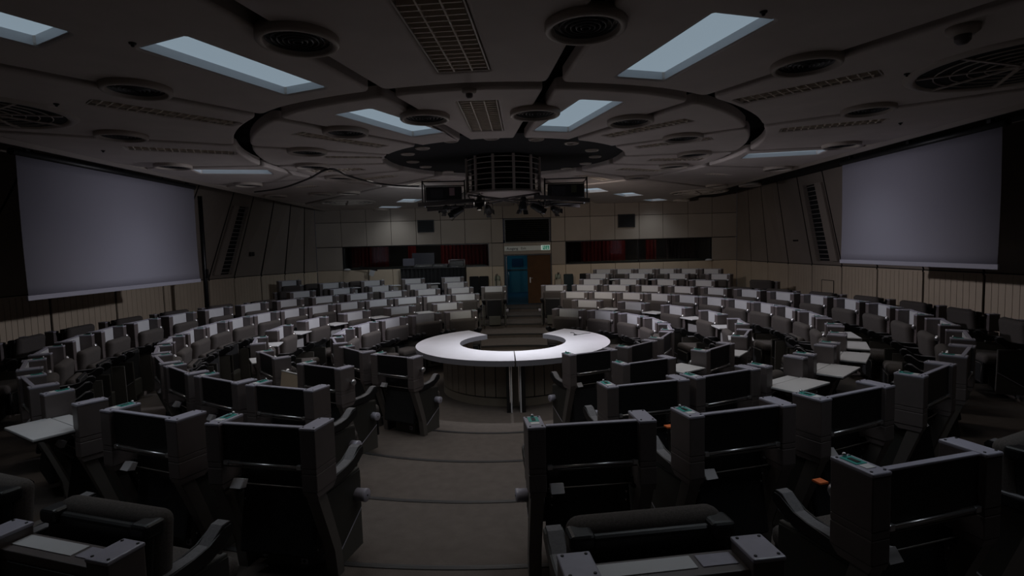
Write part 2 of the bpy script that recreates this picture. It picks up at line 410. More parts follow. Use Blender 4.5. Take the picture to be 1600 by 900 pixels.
# vent above the door
v = thing('wall_vent', 'wide black slatted vent in the back wall above the door', 'vent', (0,0,0))
m = MB(); xc = (VX0+VX1)/2
m.box((xc, BW+.1, (VZ0+VZ1)/2), (VX1-VX0-.02,.03,VZ1-VZ0-.02), GAPM)
m.build('backing', v)
m = MB()
for z in (VZ0+.015, VZ1-.015): m.box((xc, BW+.02, z), (VX1-VX0, .1, .03), DARK)
for x in (VX0+.015, VX1-.015): m.box((x, BW+.02, (VZ0+VZ1)/2), (.03,.1,VZ1-VZ0-.06), DARK)
m.build('frame', v)
for k in range(11):
    m = MB(); m.box((xc, BW+.03, VZ0+.07+k*.07), (VX1-VX0-.07,.06,.008), mat('vent_slat', (.007,.009,.006), .4), 0, rot=Matrix.Rotation(R(-32), 4, 'X')); m.build('slat', v)
# exit sign bar
s = thing('exit_sign', 'long pale sign bar reading Ausgang Exit above the doorway', 'sign', (0,0,0))
SIGNM = mat('sign_pale', (.50,.50,.47), .5, emit=(.9,1,.9), es=.02)
m = MB(); m.box((.94, BW-.05, 2.595), (1.62,.08,.17), SIGNM, .006); m.build('housing', s)
GRN = mat('exit_green', (.01,.2,.12), .5, emit=(.02,.55,.35), es=.12); WEM = mat('exit_white', (.6,.7,.65), .5, emit=(.8,1,.9), es=.22)
m = MB(); m.box((1.585, BW-.1, 2.60), (.31,.02,.175), WEM, .003); m.build('pictogram_panel', s, label='lit green and white running man pictogram')
pg = MB(); yy = BW-.112
pg.box((1.655, yy, 2.60), (.115,.004,.14), GRN); 
# running figure (white on green square at left) and arrow at right
pg.box((1.535, yy, 2.60), (.10,.004,.14), GRN)
pg.build('green_field', s)
fg = MB(); yy -= .004
fg.lathe([(.012,0), (.012,.002)], (1.525,yy,2.652), WEM, 12, disc_rot((0,-1,0)))
for a, b in (((1.522,2.64),(1.53,2.605)), ((1.53,2.605),(1.515,2.58)), ((1.515,2.58),(1.50,2.578)), ((1.53,2.605),(1.55,2.585)), ((1.55,2.585),(1.553,2.555)), ((1.52,2.635),(1.502,2.618)), ((1.524,2.635),(1.545,2.622))):
    fg.tube([(a[0],yy,a[1]), (b[0],yy,b[1])], .0055, WEM, 6)
for a, b in (((1.655,2.655),(1.655,2.555)), ((1.655,2.55),(1.63,2.585)), ((1.655,2.55),(1.68,2.585))):
    fg.tube([(a[0],yy,a[1]), (b[0],yy,b[1])], .008, WEM, 6)
fg.build('running_man_and_arrow', s)
def text(name, body, loc, size, m, parent, rot=(pi/2,0,0), ext=.001):
    c = bpy.data.curves.new(name, 'FONT'); c.body = body; c.size = size; c.extrude = ext; c.offset = .003; c.materials.append(m)
    tmp = bpy.data.objects.new('tmp', c); COL.objects.link(tmp); dg = bpy.context.evaluated_depsgraph_get(); dg.update()
    me = bpy.data.meshes.new_from_object(tmp.evaluated_get(dg)); bpy.data.objects.remove(tmp); me.materials.clear(); me.materials.append(m)
    o = link(name, me, parent, loc); o.rotation_euler = rot; return o
text('lettering', 'Ausgang', (.21, BW-.094, 2.555), .12, BLACK, s)
text('lettering', 'Exit', (.71, BW-.094, 2.555), .12, mat('pale_letters', (.22,.22,.21), .6), s)
# two dark square speakers set in the back wall
for (x0, y0, x1, y1), wh in (((652,344,679,363), 'left'), ((965,335,992,355), 'right')):
    a = at_y(x0, y0, BW); b_ = at_y(x1, y1, BW)
    t = thing('wall_speaker', 'small dark square panel high on the back wall, %s of the door' % wh, 'speaker', ((a.x+b_.x)/2, BW-.02, (a.z+b_.z)/2), group='square speaker panels in the back wall')
    m = MB(); W_, H_ = abs(b_.x-a.x), abs(a.z-b_.z)
    for sx in (-1,1): m.box((sx*(W_/2-.015),0,0), (.03,.05,H_), DARK, .003)
    for sz in (-1,1): m.box((0,0,sz*(H_/2-.015)), (W_-.06,.05,.03), DARK, .003)
    m.build('frame', t)
    m = MB(); m.box((0,.0,0), (W_-.06,.02,H_-.06), BLKF)
    for k in range(7): m.box((0,-.013,-H_/2+.06+k*(H_-.12)/6), (W_-.08,.008,.01), mat('grille_navy', (.006,.007,.014), .5))
    m.build('grille', t)

# ladder-like vertical louvres in the side walls
SLAT = mat('louvre_slat', (.30,.27,.25), .4)
def wall_louvre(bx, tp, y0, y1, sgn, lab):
    # local frame: lies in the leaning wall plane
    ym = (y0+y1)/2; h0, h1 = ZM+.12, ZC-.12
    def pt(y, t, off=0): 
        z = h0+(h1-h0)*t; q = (z-ZM)/(ZC+.3-ZM); x = bx(LW if sgn < 0 else RW, y)*(1-q) + bx(tp, y)*q
        return Vector((x-sgn*off, y, z))
    t = thing('wall_louvre', lab, 'vent', (0,0,0), group='tall ladder-like louvres in the side walls')
    wd = y1-y0
    m = MB()
    m.face([pt(y0+wd*.2,0,.02), pt(y1-wd*.2,0,.02), pt(y1-wd*.2,1,.02), pt(y0+wd*.2,1,.02)], GAPM); m.build('dark_slot', t)
    for a, b_ in ((y0, y0+wd*.2), (y1-wd*.2, y1)):
        m = MB(); A = [pt(a,0,.01), pt(b_,0,.01), pt(b_,1,.01), pt(a,1,.01)]; B = [pt(a,0,.06), pt(b_,0,.12), pt(b_,1,.12), pt(a,1,.06)]
        if a > y0: B = [pt(a,0,.12), pt(b_,0,.06), pt(b_,1,.06), pt(a,1,.12)]
        m.face(B, WALLU)
        for k in range(4): m.face([A[k], A[(k+1)%4], B[(k+1)%4], B[k]], WALLU)
        m.build('cheek', t)
    for k in range(17):
        q = .03+.94*k/16
        m = MB(); a, b_ = pt(y0+wd*.2, q, .07), pt(y1-wd*.2, q, .07)
        m.tube([a, b_], .010, SLAT, 6); m.build('slat', t)
def yray(px, py, bx, poly):     # y where the photo column meets the wall polyline at rail height
    d = ray(px, py)
    for k in range(4000):
        y = -4+k*.0034
        x = bx(poly, y); u = (y+CAMD)/d.y
        if abs(d.x*u - x) < .02: return y
    return 5
yl0, yl1 = yray(331, 437, bxL, LW), yray(361, 434, bxL, LW)
wall_louvre(bxL, LT, yl0, yl1, -1, 'tall louvred slot in the left wall beside the projection screen')
yr0, yr1 = yray(1312, 416, bxR, RW), yray(1277, 414.5, bxR, RW)
wall_louvre(bxR, RT, yr0, yr1, 1, 'tall louvred slot in the right wall beside the projection screen')
# small wall fittings
def on_upper(px, py, bx, base, top, sgn):
    d = ray(px, py); best = None
    for k in range(3000):
        u = 6+k*.006; p = Vector((d.x*u, d.y*u-CAMD, d.z*u+CAMH)); q = (p.z-ZM)/(ZC+.3-ZM)
        x = bx(base, p.y)*(1-q)+bx(top, p.y)*q
        if (p.x-x)*sgn > 0: return Vector((x-sgn*.01, p.y, p.z))
p = on_upper(393, 397, bxL, LW, LT, -1)
m = MB()
for dy in (-.08, .06): m.box(p+Vector((.015, dy, 0)), (.04,.11,.12), BLACK, .008)
m.build('wall_switch', label='pair of small black sockets on the left wall panel', cat='switch')
p = on_upper(1244, 376, bxR, RW, RT, 1)
m = MB()
for dy in (-.09, 0, .09): m.lathe([(.022,0),(.022,.02),(0,.022)], p+Vector((0,dy,0)), BLACK, 12, disc_rot((-1,0,.3)))
m.build('wall_hooks', label='three small black studs on the right wall panel', cat='hook')
# small hatch outlined in the right wainscot
p = Vector((bxR(RW, 4.9)-.01, yray(1293,416,bxR,RW), 1.42))
m = MB()
for dz in (-.17, .17): m.box(p+Vector((0,0,dz)), (.012,.5,.012), GAPM)
for dy in (-.25, .25): m.box(p+Vector((0,dy,0)), (.012,.012,.34), GAPM)
m.box(p+Vector((.004,0,0)), (.012,.48,.32), WAIN); m.build('wall_hatch', label='small square hatch in the slatted lower right wall', cat='hatch')
# black pole in front of left wall, from floor to ceiling
pa = Vector((-7.62, yray(320,440,bxL,LW)-.35, 0))
d = ray(321, 440); u = 13.2
px_, py_ = d.x*u, d.y*u-CAMD
t = thing('black_pole', 'thin black floor-to-ceiling pole by the left wall beside the screen', 'pole', (px_, py_, LV[5]))
m = MB(); m.lathe([(.05,0),(.05,3.45)], (0,0,0), BLACK, 16); m.build('pole', t)
m = MB(); m.lathe([(.12,0),(.12,.02),(.05,.03)], (0,0,0), BLACK, 20); m.build('base_plate', t)
m = MB(); m.box((.05,0,1.6), (.06,.07,.22), BLACK, .01); m.build('junction_box', t)

# ---------------------------------------------------------------- ceiling
C0 = Vector((.1, -.15))
GR = [-169,-140,-112,-87.5,-62,-36.8,-15.4,5.4,28,53.8,82.4,106,133,162,177]
def CP(r, th, z=ZC): t = R(th); return Vector((C0.x + r*sin(t), C0.y - r*cos(t), z))
def Rg(th):
    a = abs(((th+5+180) % 360)-180); tab = [(0,4.48),(25,4.42),(45,4.2),(60,4.05),(90,3.95),(120,4.05),(180,4.4)]
    for (p, q), (s, t) in zip(tab, tab[1:]):
        if p <= a <= s: return q+(t-q)*(a-p)/(s-p)
XL, XR = -5.95, 6.0
def Rout(th):
    d = Vector((sin(R(th)), -cos(R(th)))); c = []
    if d.x > 1e-6: c.append((XR-C0.x)/d.x)
    if d.x < -1e-6: c.append((XL-C0.x)/d.x)
    if d.y > 1e-6: c.append((BW-.02-C0.y)/d.y)
    if d.y < -1e-6: c.append((-11.3-C0.y)/d.y)
    return min(c)
m = MB(); m.face([(-9.3,-11.5,4.52), (8.6,-11.5,4.52), (8.6,BW+.2,4.52), (-9.3,BW+.2,4.52)], CEILD); m.build('ceiling', kind='structure')
def fillet(poly, r, n=4):
    out = []; N = len(poly)
    for i in range(N):
        a, b_, c = Vector(poly[i-1]), Vector(poly[i]), Vector(poly[(i+1) % N])
        u, v = (a-b_), (c-b_); 
        if u.length < 1e-6 or v.length < 1e-6: continue
        ang = u.angle(v)
        if ang > R(150): out.append(tuple(b_)); continue
        t = min(r/math.tan(ang/2), u.length*.45, v.length*.45); p, q = b_+u.normalized()*t, b_+v.normalized()*t
        for k in range(n+1):
            s_ = k/n; out.append(tuple(p*(1-s_)**2 + b_*2*s_*(1-s_) + q*s_**2))
    return out
# fixtures: (p0, p1, width, kind)
def pz(x, y): v = at_z(x, y, ZC); return Vector((v.x, v.y))
FIX = [
 (Vector((-2.34,-5.8)), Vector((-1.77,-4.55)), .42, 'lit'), (Vector((1.68,-6.05)), Vector((1.31,-4.72)), .42, 'lit'),
 (Vector((-1.55,-3.78)), Vector((-.90,-2.52)), .42, 'lit'), (Vector((1.10,-4.0)), Vector((.70,-2.53)), .42, 'lit'),
 (Vector((-3.78,-7.25)), Vector((-3.02,-5.88)), .40, 'lit'), (Vector((2.78,-7.85)), Vector((2.42,-6.42)), .42, 'lit'),
 (Vector((-5.35,.14)), Vector((-4.16,.40)), .46, 'lit'), (Vector((5.58,-.36)), Vector((4.34,-.10)), .46, 'lit'),
 (pz(926,298)+Vector((-.25,-.5)), pz(926,298)+Vector((.25,.5)), .5, 'lit'), (pz(981,304.5)+Vector((-.3,-.5)), pz(981,304.5)+Vector((.3,.5)), .5, 'lit'),
 (pz(1026,313)+Vector((-.35,-.45)), pz(1026,313)+Vector((.2,.3)), .5, 'lit'),
 (pz(640,314)+Vector((.22,-.5)), pz(640,314)+Vector((-.22,.5)), .5, 'lit'), (pz(609,324.5)+Vector((.2,-.5)), pz(609,324.5)+Vector((-.1,.2)), .6, 'lit'),
 (Vector((-.44,-6.75)), Vector((-.27,-5.02)), .46, 'lv'), (Vector((-.2,-4.12)), Vector((-.13,-2.65)), .42, 'lv'),
 (Vector((-3.9,-4.37)), Vector((-3.0,-3.33)), .28, 'lv'), (Vector((3.52,-4.75)), Vector((2.59,-3.84)), .28, 'lv'),
 (Vector((-5.07,-2.11)), Vector((-3.86,-1.54)), .3, 'lv'), (Vector((4.98,-2.74)), Vector((3.86,-2.28)), .3, 'lv'),
 (pz(462,209), pz(598,230), .26, 'lv'), (pz(1078,188), pz(948,214), .26, 'lv'),
 (CP(5.0,118).xy, CP(5.7,118).xy, .26, 'lv'), (CP(5.0,166).xy, CP(6.4,166).xy, .3, 'lv'), (CP(5.0,-123).xy, CP(5.6,-123).xy, .3, 'lv'), (CP(5.0,-175).xy, CP(6.2,-175).xy, .3, 'lv'),  # outer far louvres added to light the back of the room
 (CP(2.6,-99.7).xy, CP(3.6,-99.7).xy, .3, 'lv'), (CP(2.6,-123).xy, CP(3.7,-123).xy, .3, 'lv'), (CP(2.6,-146).xy, CP(3.9,-146).xy, .3, 'lv'), (CP(2.6,94).xy, CP(3.6,94).xy, .3, 'lv'), (CP(2.6,118).xy, CP(3.7,118).xy, .3, 'lv'), (CP(2.6,142).xy, CP(3.9,142).xy, .3, 'lv'),  # inner far louvres, also added to light the rear rows
 (pz(507,246), pz(598,247), .18, 'lv'), (pz(1112,217), pz(995,231), .26, 'lv'),
]
FIX = [(a, b, w+.09, k) if k == 'lit' else (a, b, w, k) for a, b, w, k in FIX]
VENTS = [pz(*p) for p in [(465,58),(915,36),(213,136),(1260,97),(190,210),(1357,169),(270,258),(1315,225),(388,287),(1215,262),
          (664,181),(836,174),(540,204),(985,187),(480,235),(1067,213),(488,258),(1085,239),(1053,258),(530,276),(995,276),
          (500,302),(545,300),(1120,289),(430,305),(1172,288),(596,327),(1065,312)]]
BIG = [(Vector((4.63,-4.95)), .82), (Vector((-5.1,-4.15)), .72), (pz(543,316), .78), (pz(1092,300), .78)]
def seg_pts(f):
    p0, p1, w_, k = f; d = (p1-p0).normalized(); n = Vector((-d.y, d.x))*(w_/2)
    return [p0+n, p0-n, p1-n, p1+n]
used_fix = {}
def inpoly(p, poly):
    c = False; j = len(poly)-1
    for i in range(len(poly)):
        xi, yi = poly[i][0], poly[i][1]; xj, yj = poly[j][0], poly[j][1]
        if (yi > p[1]) != (yj > p[1]) and p[0] < (xj-xi)*(p[1]-yi)/(yj-yi)+xi: c = not c
        j = i
    return c
slabs = []
def slab(poly, name='ceiling_panel'):
    bm = bmesh.new(); loops = [poly]
    for i, f in enumerate(FIX):
        q = seg_pts(f)
        if all(inpoly(x, poly) for x in q): loops.append([tuple(x) for x in fillet([tuple(x) for x in q], .05, 3)]); used_fix[i] = 1
    for i, (c, r) in enumerate(BIG):
        pass
    edges = []
    for lp in loops:
        vs = [bm.verts.new((p[0], p[1], ZC)) for p in lp]
        for k in range(len(vs)): edges.append(bm.edges.new((vs[k], vs[(k+1) % len(vs)])))
    bmesh.ops.triangle_fill(bm, use_beauty=True, use_dissolve=False, edges=edges)
    bot = bm.faces[:]
    border = [e for e in bm.edges if len(e.link_faces) == 1]
    ex = bmesh.ops.extrude_edge_only(bm, edges=border)
    for v in ex['geom']:
        if isinstance(v, bmesh.types.BMVert): v.co.z = ZC+.12
    border = [e for e in bm.edges if len(e.link_faces) == 2 and all(abs(v.co.z-ZC) < 1e-5 for v in e.verts) and abs(sum(f.normal.z != 0 for f in e.link_faces)) >= 0 and any(abs(f.calc_center_median().z-ZC) > .01 for f in e.link_faces)]
    b_ = bmesh.ops.bevel(bm, geom=border, offset=.03, segments=3, profile=.5, affect='EDGES')
    for f in b_['faces']: f.smooth = True
    bmesh.ops.recalc_face_normals(bm, faces=bm.faces[:])
    me = bpy.data.meshes.new(name); bm.to_mesh(me); bm.free(); me.materials.append(CEIL)
    link(name, me, kind='structure')
ng = len(GR); seq = sorted(GR)
for i in range(ng):
    a, b_ = seq[i], seq[(i+1) % ng]
    if b_ < a: b_ += 360
    n = 8
    # inner ring slab
    def arc(rf, half, rev=False):
        out = []
        for k in range(n+1):
            r0 = rf((a+b_)/2); da = math.degrees(half/r0); t = (a+da)+(b_-a-2*da)*k/n
            v = CP(rf(t), t); out.append((v.x, v.y))
        return out[::-1] if rev else out
    inner = arc(lambda t: 2.05+.0*t, .07) + arc(lambda t: Rg(t)-.10, .06, True)
    slab(fillet(inner, .20, 5))
    outer = arc(lambda t: Rg(t)+.10, .065)
    # far edge follows the room edge
    o2 = []
    da = math.degrees(.065/6)
    lo_, hi_ = a+da, b_-da
    ts = sorted(set([lo_, hi_] + [lo_+(hi_-lo_)*k/10 for k in range(11)]))
    cor = [math.degrees(atan2(x-C0.x, -(y-C0.y))) for x, y in ((XL,-11.3), (XR,-11.3), (XL,BW-.02), (XR,BW-.02))]
    for c in cor:
        for cc in (c, c+360, c-360):
            if lo_ < cc < hi_: ts.append(cc)
    for t in sorted(ts, reverse=True):
        v = CP(Rout(t), t); o2.append((v.x, v.y))
    slab(fillet(outer+o2, .18, 5))
m = MB(); m.lathe([(2.0,0),(2.0,.06)], (C0.x, C0.y, ZC+.08), CEILD, 64); m.build('ceiling_disc', kind='structure')
# lips along the ceiling edges over the side walls
for nm, x0, s, xt in (('trim_left', XL, -1, -6.9), ('trim_right', XR, 1, 7.6)):
    m = MB()
    m.prism([(0,0),(.14,-.035),(.17,0),(.17,.06),(0,.06)], -1, 1, BEIGE)
    # rotate: prism along x -> along y
    bmesh.ops.transform(m.bm, matrix=Matrix.Translation((x0, (BW-11.3)/2, ZC)) @ Matrix.Rotation(-s*pi/2, 4, 'Z') @ Matrix.Diagonal(((BW+11.2)/2, 1, 1, 1)), verts=m.bm.verts)
    m.box(((x0+s*.17+xt)/2, (BW-11.3)/2, ZC+.13), (abs(xt-x0)-.17, BW+11.2, .02), GAPM) if s > 0 else None
    # perforated strip hanging behind the lip
    m.box((x0+s*.32, (BW-11.3)/2, ZC+.04), (.12, BW+11.2, .06), mat('perforated', (.03,.028,.026), .6))
    m.build(nm, kind='structure')

# light panels and louvred lights
def fill_lamp(parent, loc, watts, ang, col, size):
    L = bpy.data.lights.new('lamp', 'AREA'); L.energy = watts; L.color = col; L.shape = 'RECTANGLE'; L.size, L.size_y = size; L.spread = R(ang)
    o = link('lamp', L, parent, loc); return o
def fixture(i, f, lab):
    p0, p1, w_, k = f; d = (p1-p0); L = d.length; c = (p0+p1)/2; rz = atan2(d.y, d.x)
    if k == 'lit':
        t = thing('ceiling_light_panel', lab, 'ceiling light', (c.x, c.y, ZC), rz, 'lit white ceiling panels')
        m = MB(); m.box((0,0,.085), (L-.02,w_-.02,.012), DIFF); m.build('diffuser', t, label='glowing bluish white diffuser')
        m = MB(); m.box((0,0,.11), (L+.02,w_+.02,.03), DARK); m.build('housing', t)  # dark box added out of view to stop the diffuser lighting the void
        m = MB()
        for sy in (-1,1): m.box((0, sy*(w_/2-.005), .045), (L-.03,.008,.07), WHITE, .002)
        for sx in (-1,1): m.box((sx*(L/2-.005), 0, .045), (.008,w_-.06,.07), WHITE, .002)
        m.build('frame', t)
        fill_lamp(t, (0,0,.03), LIT_W, SPREAD, (.86,.94,1), (L-.08, w_-.08))  # extra fill lamp added beyond the panel's own glow
    else:
        t = thing('ceiling_louvre_light', lab, 'ceiling light', (c.x, c.y, ZC), rz, 'unlit louvred ceiling lights')
        m = MB(); m.box((0,0,.10), (L-.05,w_-.05,.012), mat('louvre_reflector', (.35,.31,.27), .5)); m.build('housing', t)
        m = MB()
        for sy in (-1,1): m.box((0, sy*(w_/2-.012), .05), (L-.03,.014,.085), BEIGE, .003)
        for sx in (-1,1): m.box((sx*(L/2-.012), 0, .05), (.014,w_-.06,.085), BEIGE, .003)
        m.build('frame', t)
        m = MB(); nr = 3 if w_ > .35 else 2
        for r_ in range(1, nr): m.box((0, -w_/2+w_*r_/nr, .032), (L-.06,.012,.06), LOUV)
        nc = int(L/.085)
        for q in range(1, nc): m.box((-L/2+L*q/nc, 0, .035), (.012,w_-.05,.055), LOUV)
        m.build('louvre_grid', t)
        fill_lamp(t, (0,0,-.004), LOUVRE_W, SPREAD, (1,.93,.86), (L-.08, w_-.06))  # fill lamp added in a louvre that looks unlit
LABF = ['large lit ceiling panel at upper left, left of the near round vent','large lit ceiling panel at upper right, right of the near round vent',
 'lit ceiling panel of the inner ring, left of the centre','lit ceiling panel of the inner ring, right of the centre',
 'lit ceiling panel cut by the top left corner of the photo','lit ceiling panel cut by the top right edge of the photo',
 'lit ceiling panel near the left projection screen edge','lit ceiling panel near the right projection screen edge',
 'far lit ceiling panel just right of the hanging cage','far lit ceiling panel, middle of three right of the cage','farthest lit ceiling panel right of the cage by the back wall',
 'far lit ceiling panel left of the cage','farthest lit ceiling panel left of the cage by the back wall',
 'wide louvred light at top centre nearest the camera','louvred light of the inner ceiling ring in front of the cage',
 'narrow louvred light at upper left of the outer ring','narrow louvred light at upper right of the outer ring',
 'dim louvred light above the left projection screen','dim louvred light above the right projection screen',
 'louvred light of the inner ring at left','louvred light of the inner ring at right','added far right louvred light of the outer ring before the back right grille','added far louvred light straight beyond the cage, right of it','added far left louvred light of the outer ring before the back left grille','added far louvred light straight beyond the cage, left of it','added inner ring light at far left, nearest the camera','added inner ring light at far left, second','added inner ring light at far left, behind the projector','added inner ring light at far right, nearest the camera','added inner ring light at far right, second','added inner ring light at far right, behind the projector','small louvred light left of the dark ceiling centre','small louvred light right of the dark ceiling centre']
for i, f in enumerate(FIX): fixture(i, f, LABF[i])
# round vents: build one, copy the rest
def vent_proto():  # round diffuser
    t = thing('ceiling_vent', 'x', 'vent', (0,0,0), 0, 'round ceiling vents along the panel joints')
    m = MB(); prof = [(.25,.03),(.25,-.055),(.262,-.068),(.285,-.066),(.297,-.05),(.30,.03)]; m.lathe(prof, (0,0,0), BEIGE, 48)
    m.build('ring', t)
    m = MB()
    for k, r in enumerate((.225,.185,.145,.105,.065,.03)):
        m.lathe([(r+.016,-.0),(r+.004,-.03-.004*k),(r,-.03-.004*k),(r+.012,0)], (0,0,0), DARK, 36)
    m.build('diffuser_cones', t)
    m = MB(); m.lathe([(.25,.02),(.25,.03)], (0,0,0), GAPM, 32); m.build('backing', t)
    return t
vp = vent_proto(); index_kids()
VL = ['big round vent at top left of centre','big round vent at top centre right','round vent in the upper left outer ring','round vent in the upper right outer ring',
 'second round vent down the left outer ring','second round vent down the right outer ring','third round vent down the left outer ring','third round vent down the right outer ring','fourth round vent down the left outer ring','fourth round vent down the right outer ring',
 'inner ring round vent just left of the front louvred light','inner ring round vent just right of the front louvred light','second inner ring vent to the left','second inner ring vent to the right','third inner ring vent to the left','third inner ring vent to the right','fourth inner ring vent to the left','fourth inner ring vent to the right','fifth inner ring vent to the right','fifth inner ring vent to the left','sixth inner ring vent to the right',
 'small far vent left of the large far left grille','small far vent over the large far left grille','small far vent right of the large far right grille','far left vent near the ceiling lip','far right vent near the ceiling lip','farthest left vent near the back wall','farthest right vent near the back wall']
for i, c in enumerate(VENTS):
    o = vp if i == 0 else copy_tree(vp)
    o.location = (c.x, c.y, ZC); o.scale = (.93,.93,.8); o['label'] = VL[i]
# large spoked grilles
BL = ['large spoked round grille cut by the right photo edge','large spoked round grille cut by the left photo edge','large spoked round grille far left near the back wall','large spoked round grille far right near the back wall']
for i, (c, r) in enumerate(BIG):
    t = thing('ceiling_grille', BL[i], 'grille', (c.x, c.y, ZC), 0, 'large spoked round ceiling grilles')
    m = MB(); m.lathe([(r-.07,.05),(r-.06,-.01),(r-.03,-.03),(r+.02,-.02),(r+.05,.004),(r+.05,.02)], (0,0,0), BEIGE, 56); m.build('ring', t)
    m = MB(); m.lathe([(r-.05,-.006),(r-.05,.002)], (0,0,0), GAPM, 48); m.build('backing', t)
    m = MB()
    for q in range(1, 6): m.ring((0,0,-.016), (r-.07)*q/6, .006, BEIGE, 40)
    m.build('hoops', t)
    for q in range(8):
        a = 2*pi*q/8+.3
        m = MB(); m.box((cos(a)*(r-.06)/2, sin(a)*(r-.06)/2, -.02), (r-.06,.03,.016), BEIGE, 0, rot=Matrix.Rotation(a, 4, 'Z')); m.build('spoke', t)
# downlights in the dark centre disc
DLp = [(768,215),(838,217),(893,223),(704,219),(660,231),(637,240),(645,252),(925,234),(930,244),(915,255),(665,260),(700,268),(885,263)]
tp = thing('ceiling_downlight', 'x', 'downlight', (0,0,0), 0, 'small round downlights around the dark ceiling centre')
m = MB(); m.lathe([(.085,0),(.085,-.02),(.10,-.022),(.115,-.012),(.115,0)], (0,0,0), BEIGE, 28); m.build('ring', tp)
m = MB()
for k in range(-3, 4): m.box((k*.022,0,-.008), (.005,.16*math.sqrt(max(0, 1-(k*.022/.085)**2)),.012), BEIGE)
m.build('slats', tp); index_kids()
order = sorted(range(len(DLp)), key=lambda i: DLp[i][0])
for j, i in enumerate(order):
    v = at_z(*DLp[i], ZC+.08)
    o = tp if j == 0 else copy_tree(tp); o.location = v
    o['label'] = 'small round ceiling downlight, %s from the left in the dark centre' % ['first','second','third','fourth','fifth','sixth','seventh','eighth','ninth','tenth','eleventh','twelfth','thirteenth'][j]
# smoke detectors / little sensors
SN = [((733,140),'small white sensor on the ceiling joint at top centre',1.0), ((207,67),'tiny dark ceiling sensor left of the upper left lit panel',.35), ((88,162),'tiny dark ceiling sensor near the left spoked grille',.35), ((1505,42),'white dome smoke detector beside the right spoked grille',1.5), ((1417,115),'tiny dark ceiling sensor near the right spoked grille',.35), ((161,235),'tiny dark ceiling sensor above the left screen',.35), ((1193,18),'tiny dark ceiling sensor above the upper right lit panel',.35), ((1407,192),'tiny dark ceiling sensor above the right screen',.35)]
for (x, y), lab, sc in SN:
    v = at_z(x, y, ZC); mm = BEIGE if sc >= 1 else DARK
    t = thing('ceiling_sensor', lab, 'sensor', v)
    m = MB(); m.lathe([(.07*sc,0),(.068*sc,-.025*sc),(.045*sc,-.04*sc)], (0,0,0), mm, 20); m.build('base', t)
    m = MB(); m.lathe([(.035*sc,-.04*sc),(.033*sc,-.065*sc),(.02*sc,-.08*sc),(0,-.082*sc)], (0,0,0), mm if sc < 1 else GREY, 16); m.build('sensor_head', t)

# hanging cage in the middle
t = thing('hanging_cage', 'round cage of pale bars hanging from the ceiling centre', 'cage', (.08, 0, 0))
CZ0, CZ1, CR = 3.54, 4.17, .66
CAGE = mat('cage_bar', (.62,.54,.51), .45)
for k in range(12):
    a = 2*pi*(k+.5)/12
    m = MB(); m.box((CR*cos(a), CR*sin(a), (CZ0+CZ1)/2), (.03,.045,CZ1-CZ0), CAGE, .004, rot=Matrix.Rotation(a, 4, 'Z')); m.build('upright', t)
for k in range(7):
    m = MB(); m.ring((0,0,CZ0+.05+k*.09), CR-.012, .007, CAGE, 64); m.build('hoop', t)
m = MB(); m.lathe([(CR-.1,CZ0+.04),(CR-.1,CZ1)], (0,0,0), mat('cage_core', (.018,.015,.015), .9), 40); m.build('dark_core', t)
m = MB(); m.lathe([(CR-.12,CZ0),(CR+.02,CZ0),(CR+.02,CZ0+.035),(CR-.12,CZ0+.035)], (0,0,0), CAGE, 64); m.build('bottom_ring', t)
# lighting frame below the cage
t = thing('lighting_frame', 'pale metal frame with crossed struts under the hanging cage', 'truss', (.08,0,0))
TRUSS = mat('truss_grey', (.09,.08,.08), .5)
for y in (-.45, .70):
    for x, z, a in ((-.98, 3.40, -3), (.98, 3.42, 5)):
        m = MB(); m.box((x, y, z), (.95,.05,.07), TRUSS, .004, rot=Matrix.Rotation(R(a), 4, 'Y')); m.build('arm', t)
m = MB()
for s1, s2 in (((-.6,-.45,3.52),(.6,.45,3.38)), ((-.6,.45,3.38),(.6,-.45,3.52)), ((-.6,-.45,3.38),(.6,-.45,3.52)), ((-.6,-.45,3.52),(.6,-.45,3.36)), ((-.6,.45,3.5),(.6,.45,3.5)), ((-.6,-.45,3.5),(-.6,.45,3.5)), ((.6,-.45,3.5),(.6,.45,3.5))): m.tube([s1, s2], .014, TRUSS, 6)
m.build('struts', t)
# projectors in their frames
def projector(x, y, z, lab, lm, rot):
    t = thing('projector', lab, 'projector', (x, y, z), rot)
    m = MB(); m.box((0,0,0), (.62,.55,.24), mat('proj_body', (.022,.02,.024), .4), .015); m.build('body', t)
    m = MB()
    for sx in (-1,1):
        for sy in (-1,1): m.tube([(sx*.36,sy*.32,-.18), (sx*.36,sy*.32,.22)], .012, DARK, 6)
    for sz in (-.18,.2):
        for sy in (-1,1): m.tube([(-.36,sy*.32,sz), (.36,sy*.32,sz)], .011, DARK, 6)
        for sx in (-1,1): m.tube([(sx*.36,-.32,sz), (sx*.36,.32,sz)], .011, DARK, 6)
    m.build('cage_frame', t)
    m = MB(); m.box((-.12,-.282,.0), (.22,.012,.15), mat('proj_panel', (.05,.045,.055), .35), .004)
    for k in range(6): m.box((.1+k*.03,-.28,-.03), (.012,.012,.1), DARK)
    m.build('rear_panel', t)
    m = MB(); m.box((.14,-.287,.03), (.09,.008,.13), lm, .002); m.build('sticker', t, label='small pale label')
    m = MB(); m.lathe([(.09,0),(.09,.1),(.07,.12),(0,.1)], (-.1,.27,.02), BLACK, 20, disc_rot((0,1,0))); m.build('lens', t)
projector(-.97, 0, 3.55+.02, 'black caged projector hanging left of the round cage', mat('pink_label', (.45,.3,.33), .5), R(4))
projector(1.17, 0, 3.57, 'black caged projector hanging right of the round cage', mat('olive_label', (.1,.11,.06), .5), R(-4))

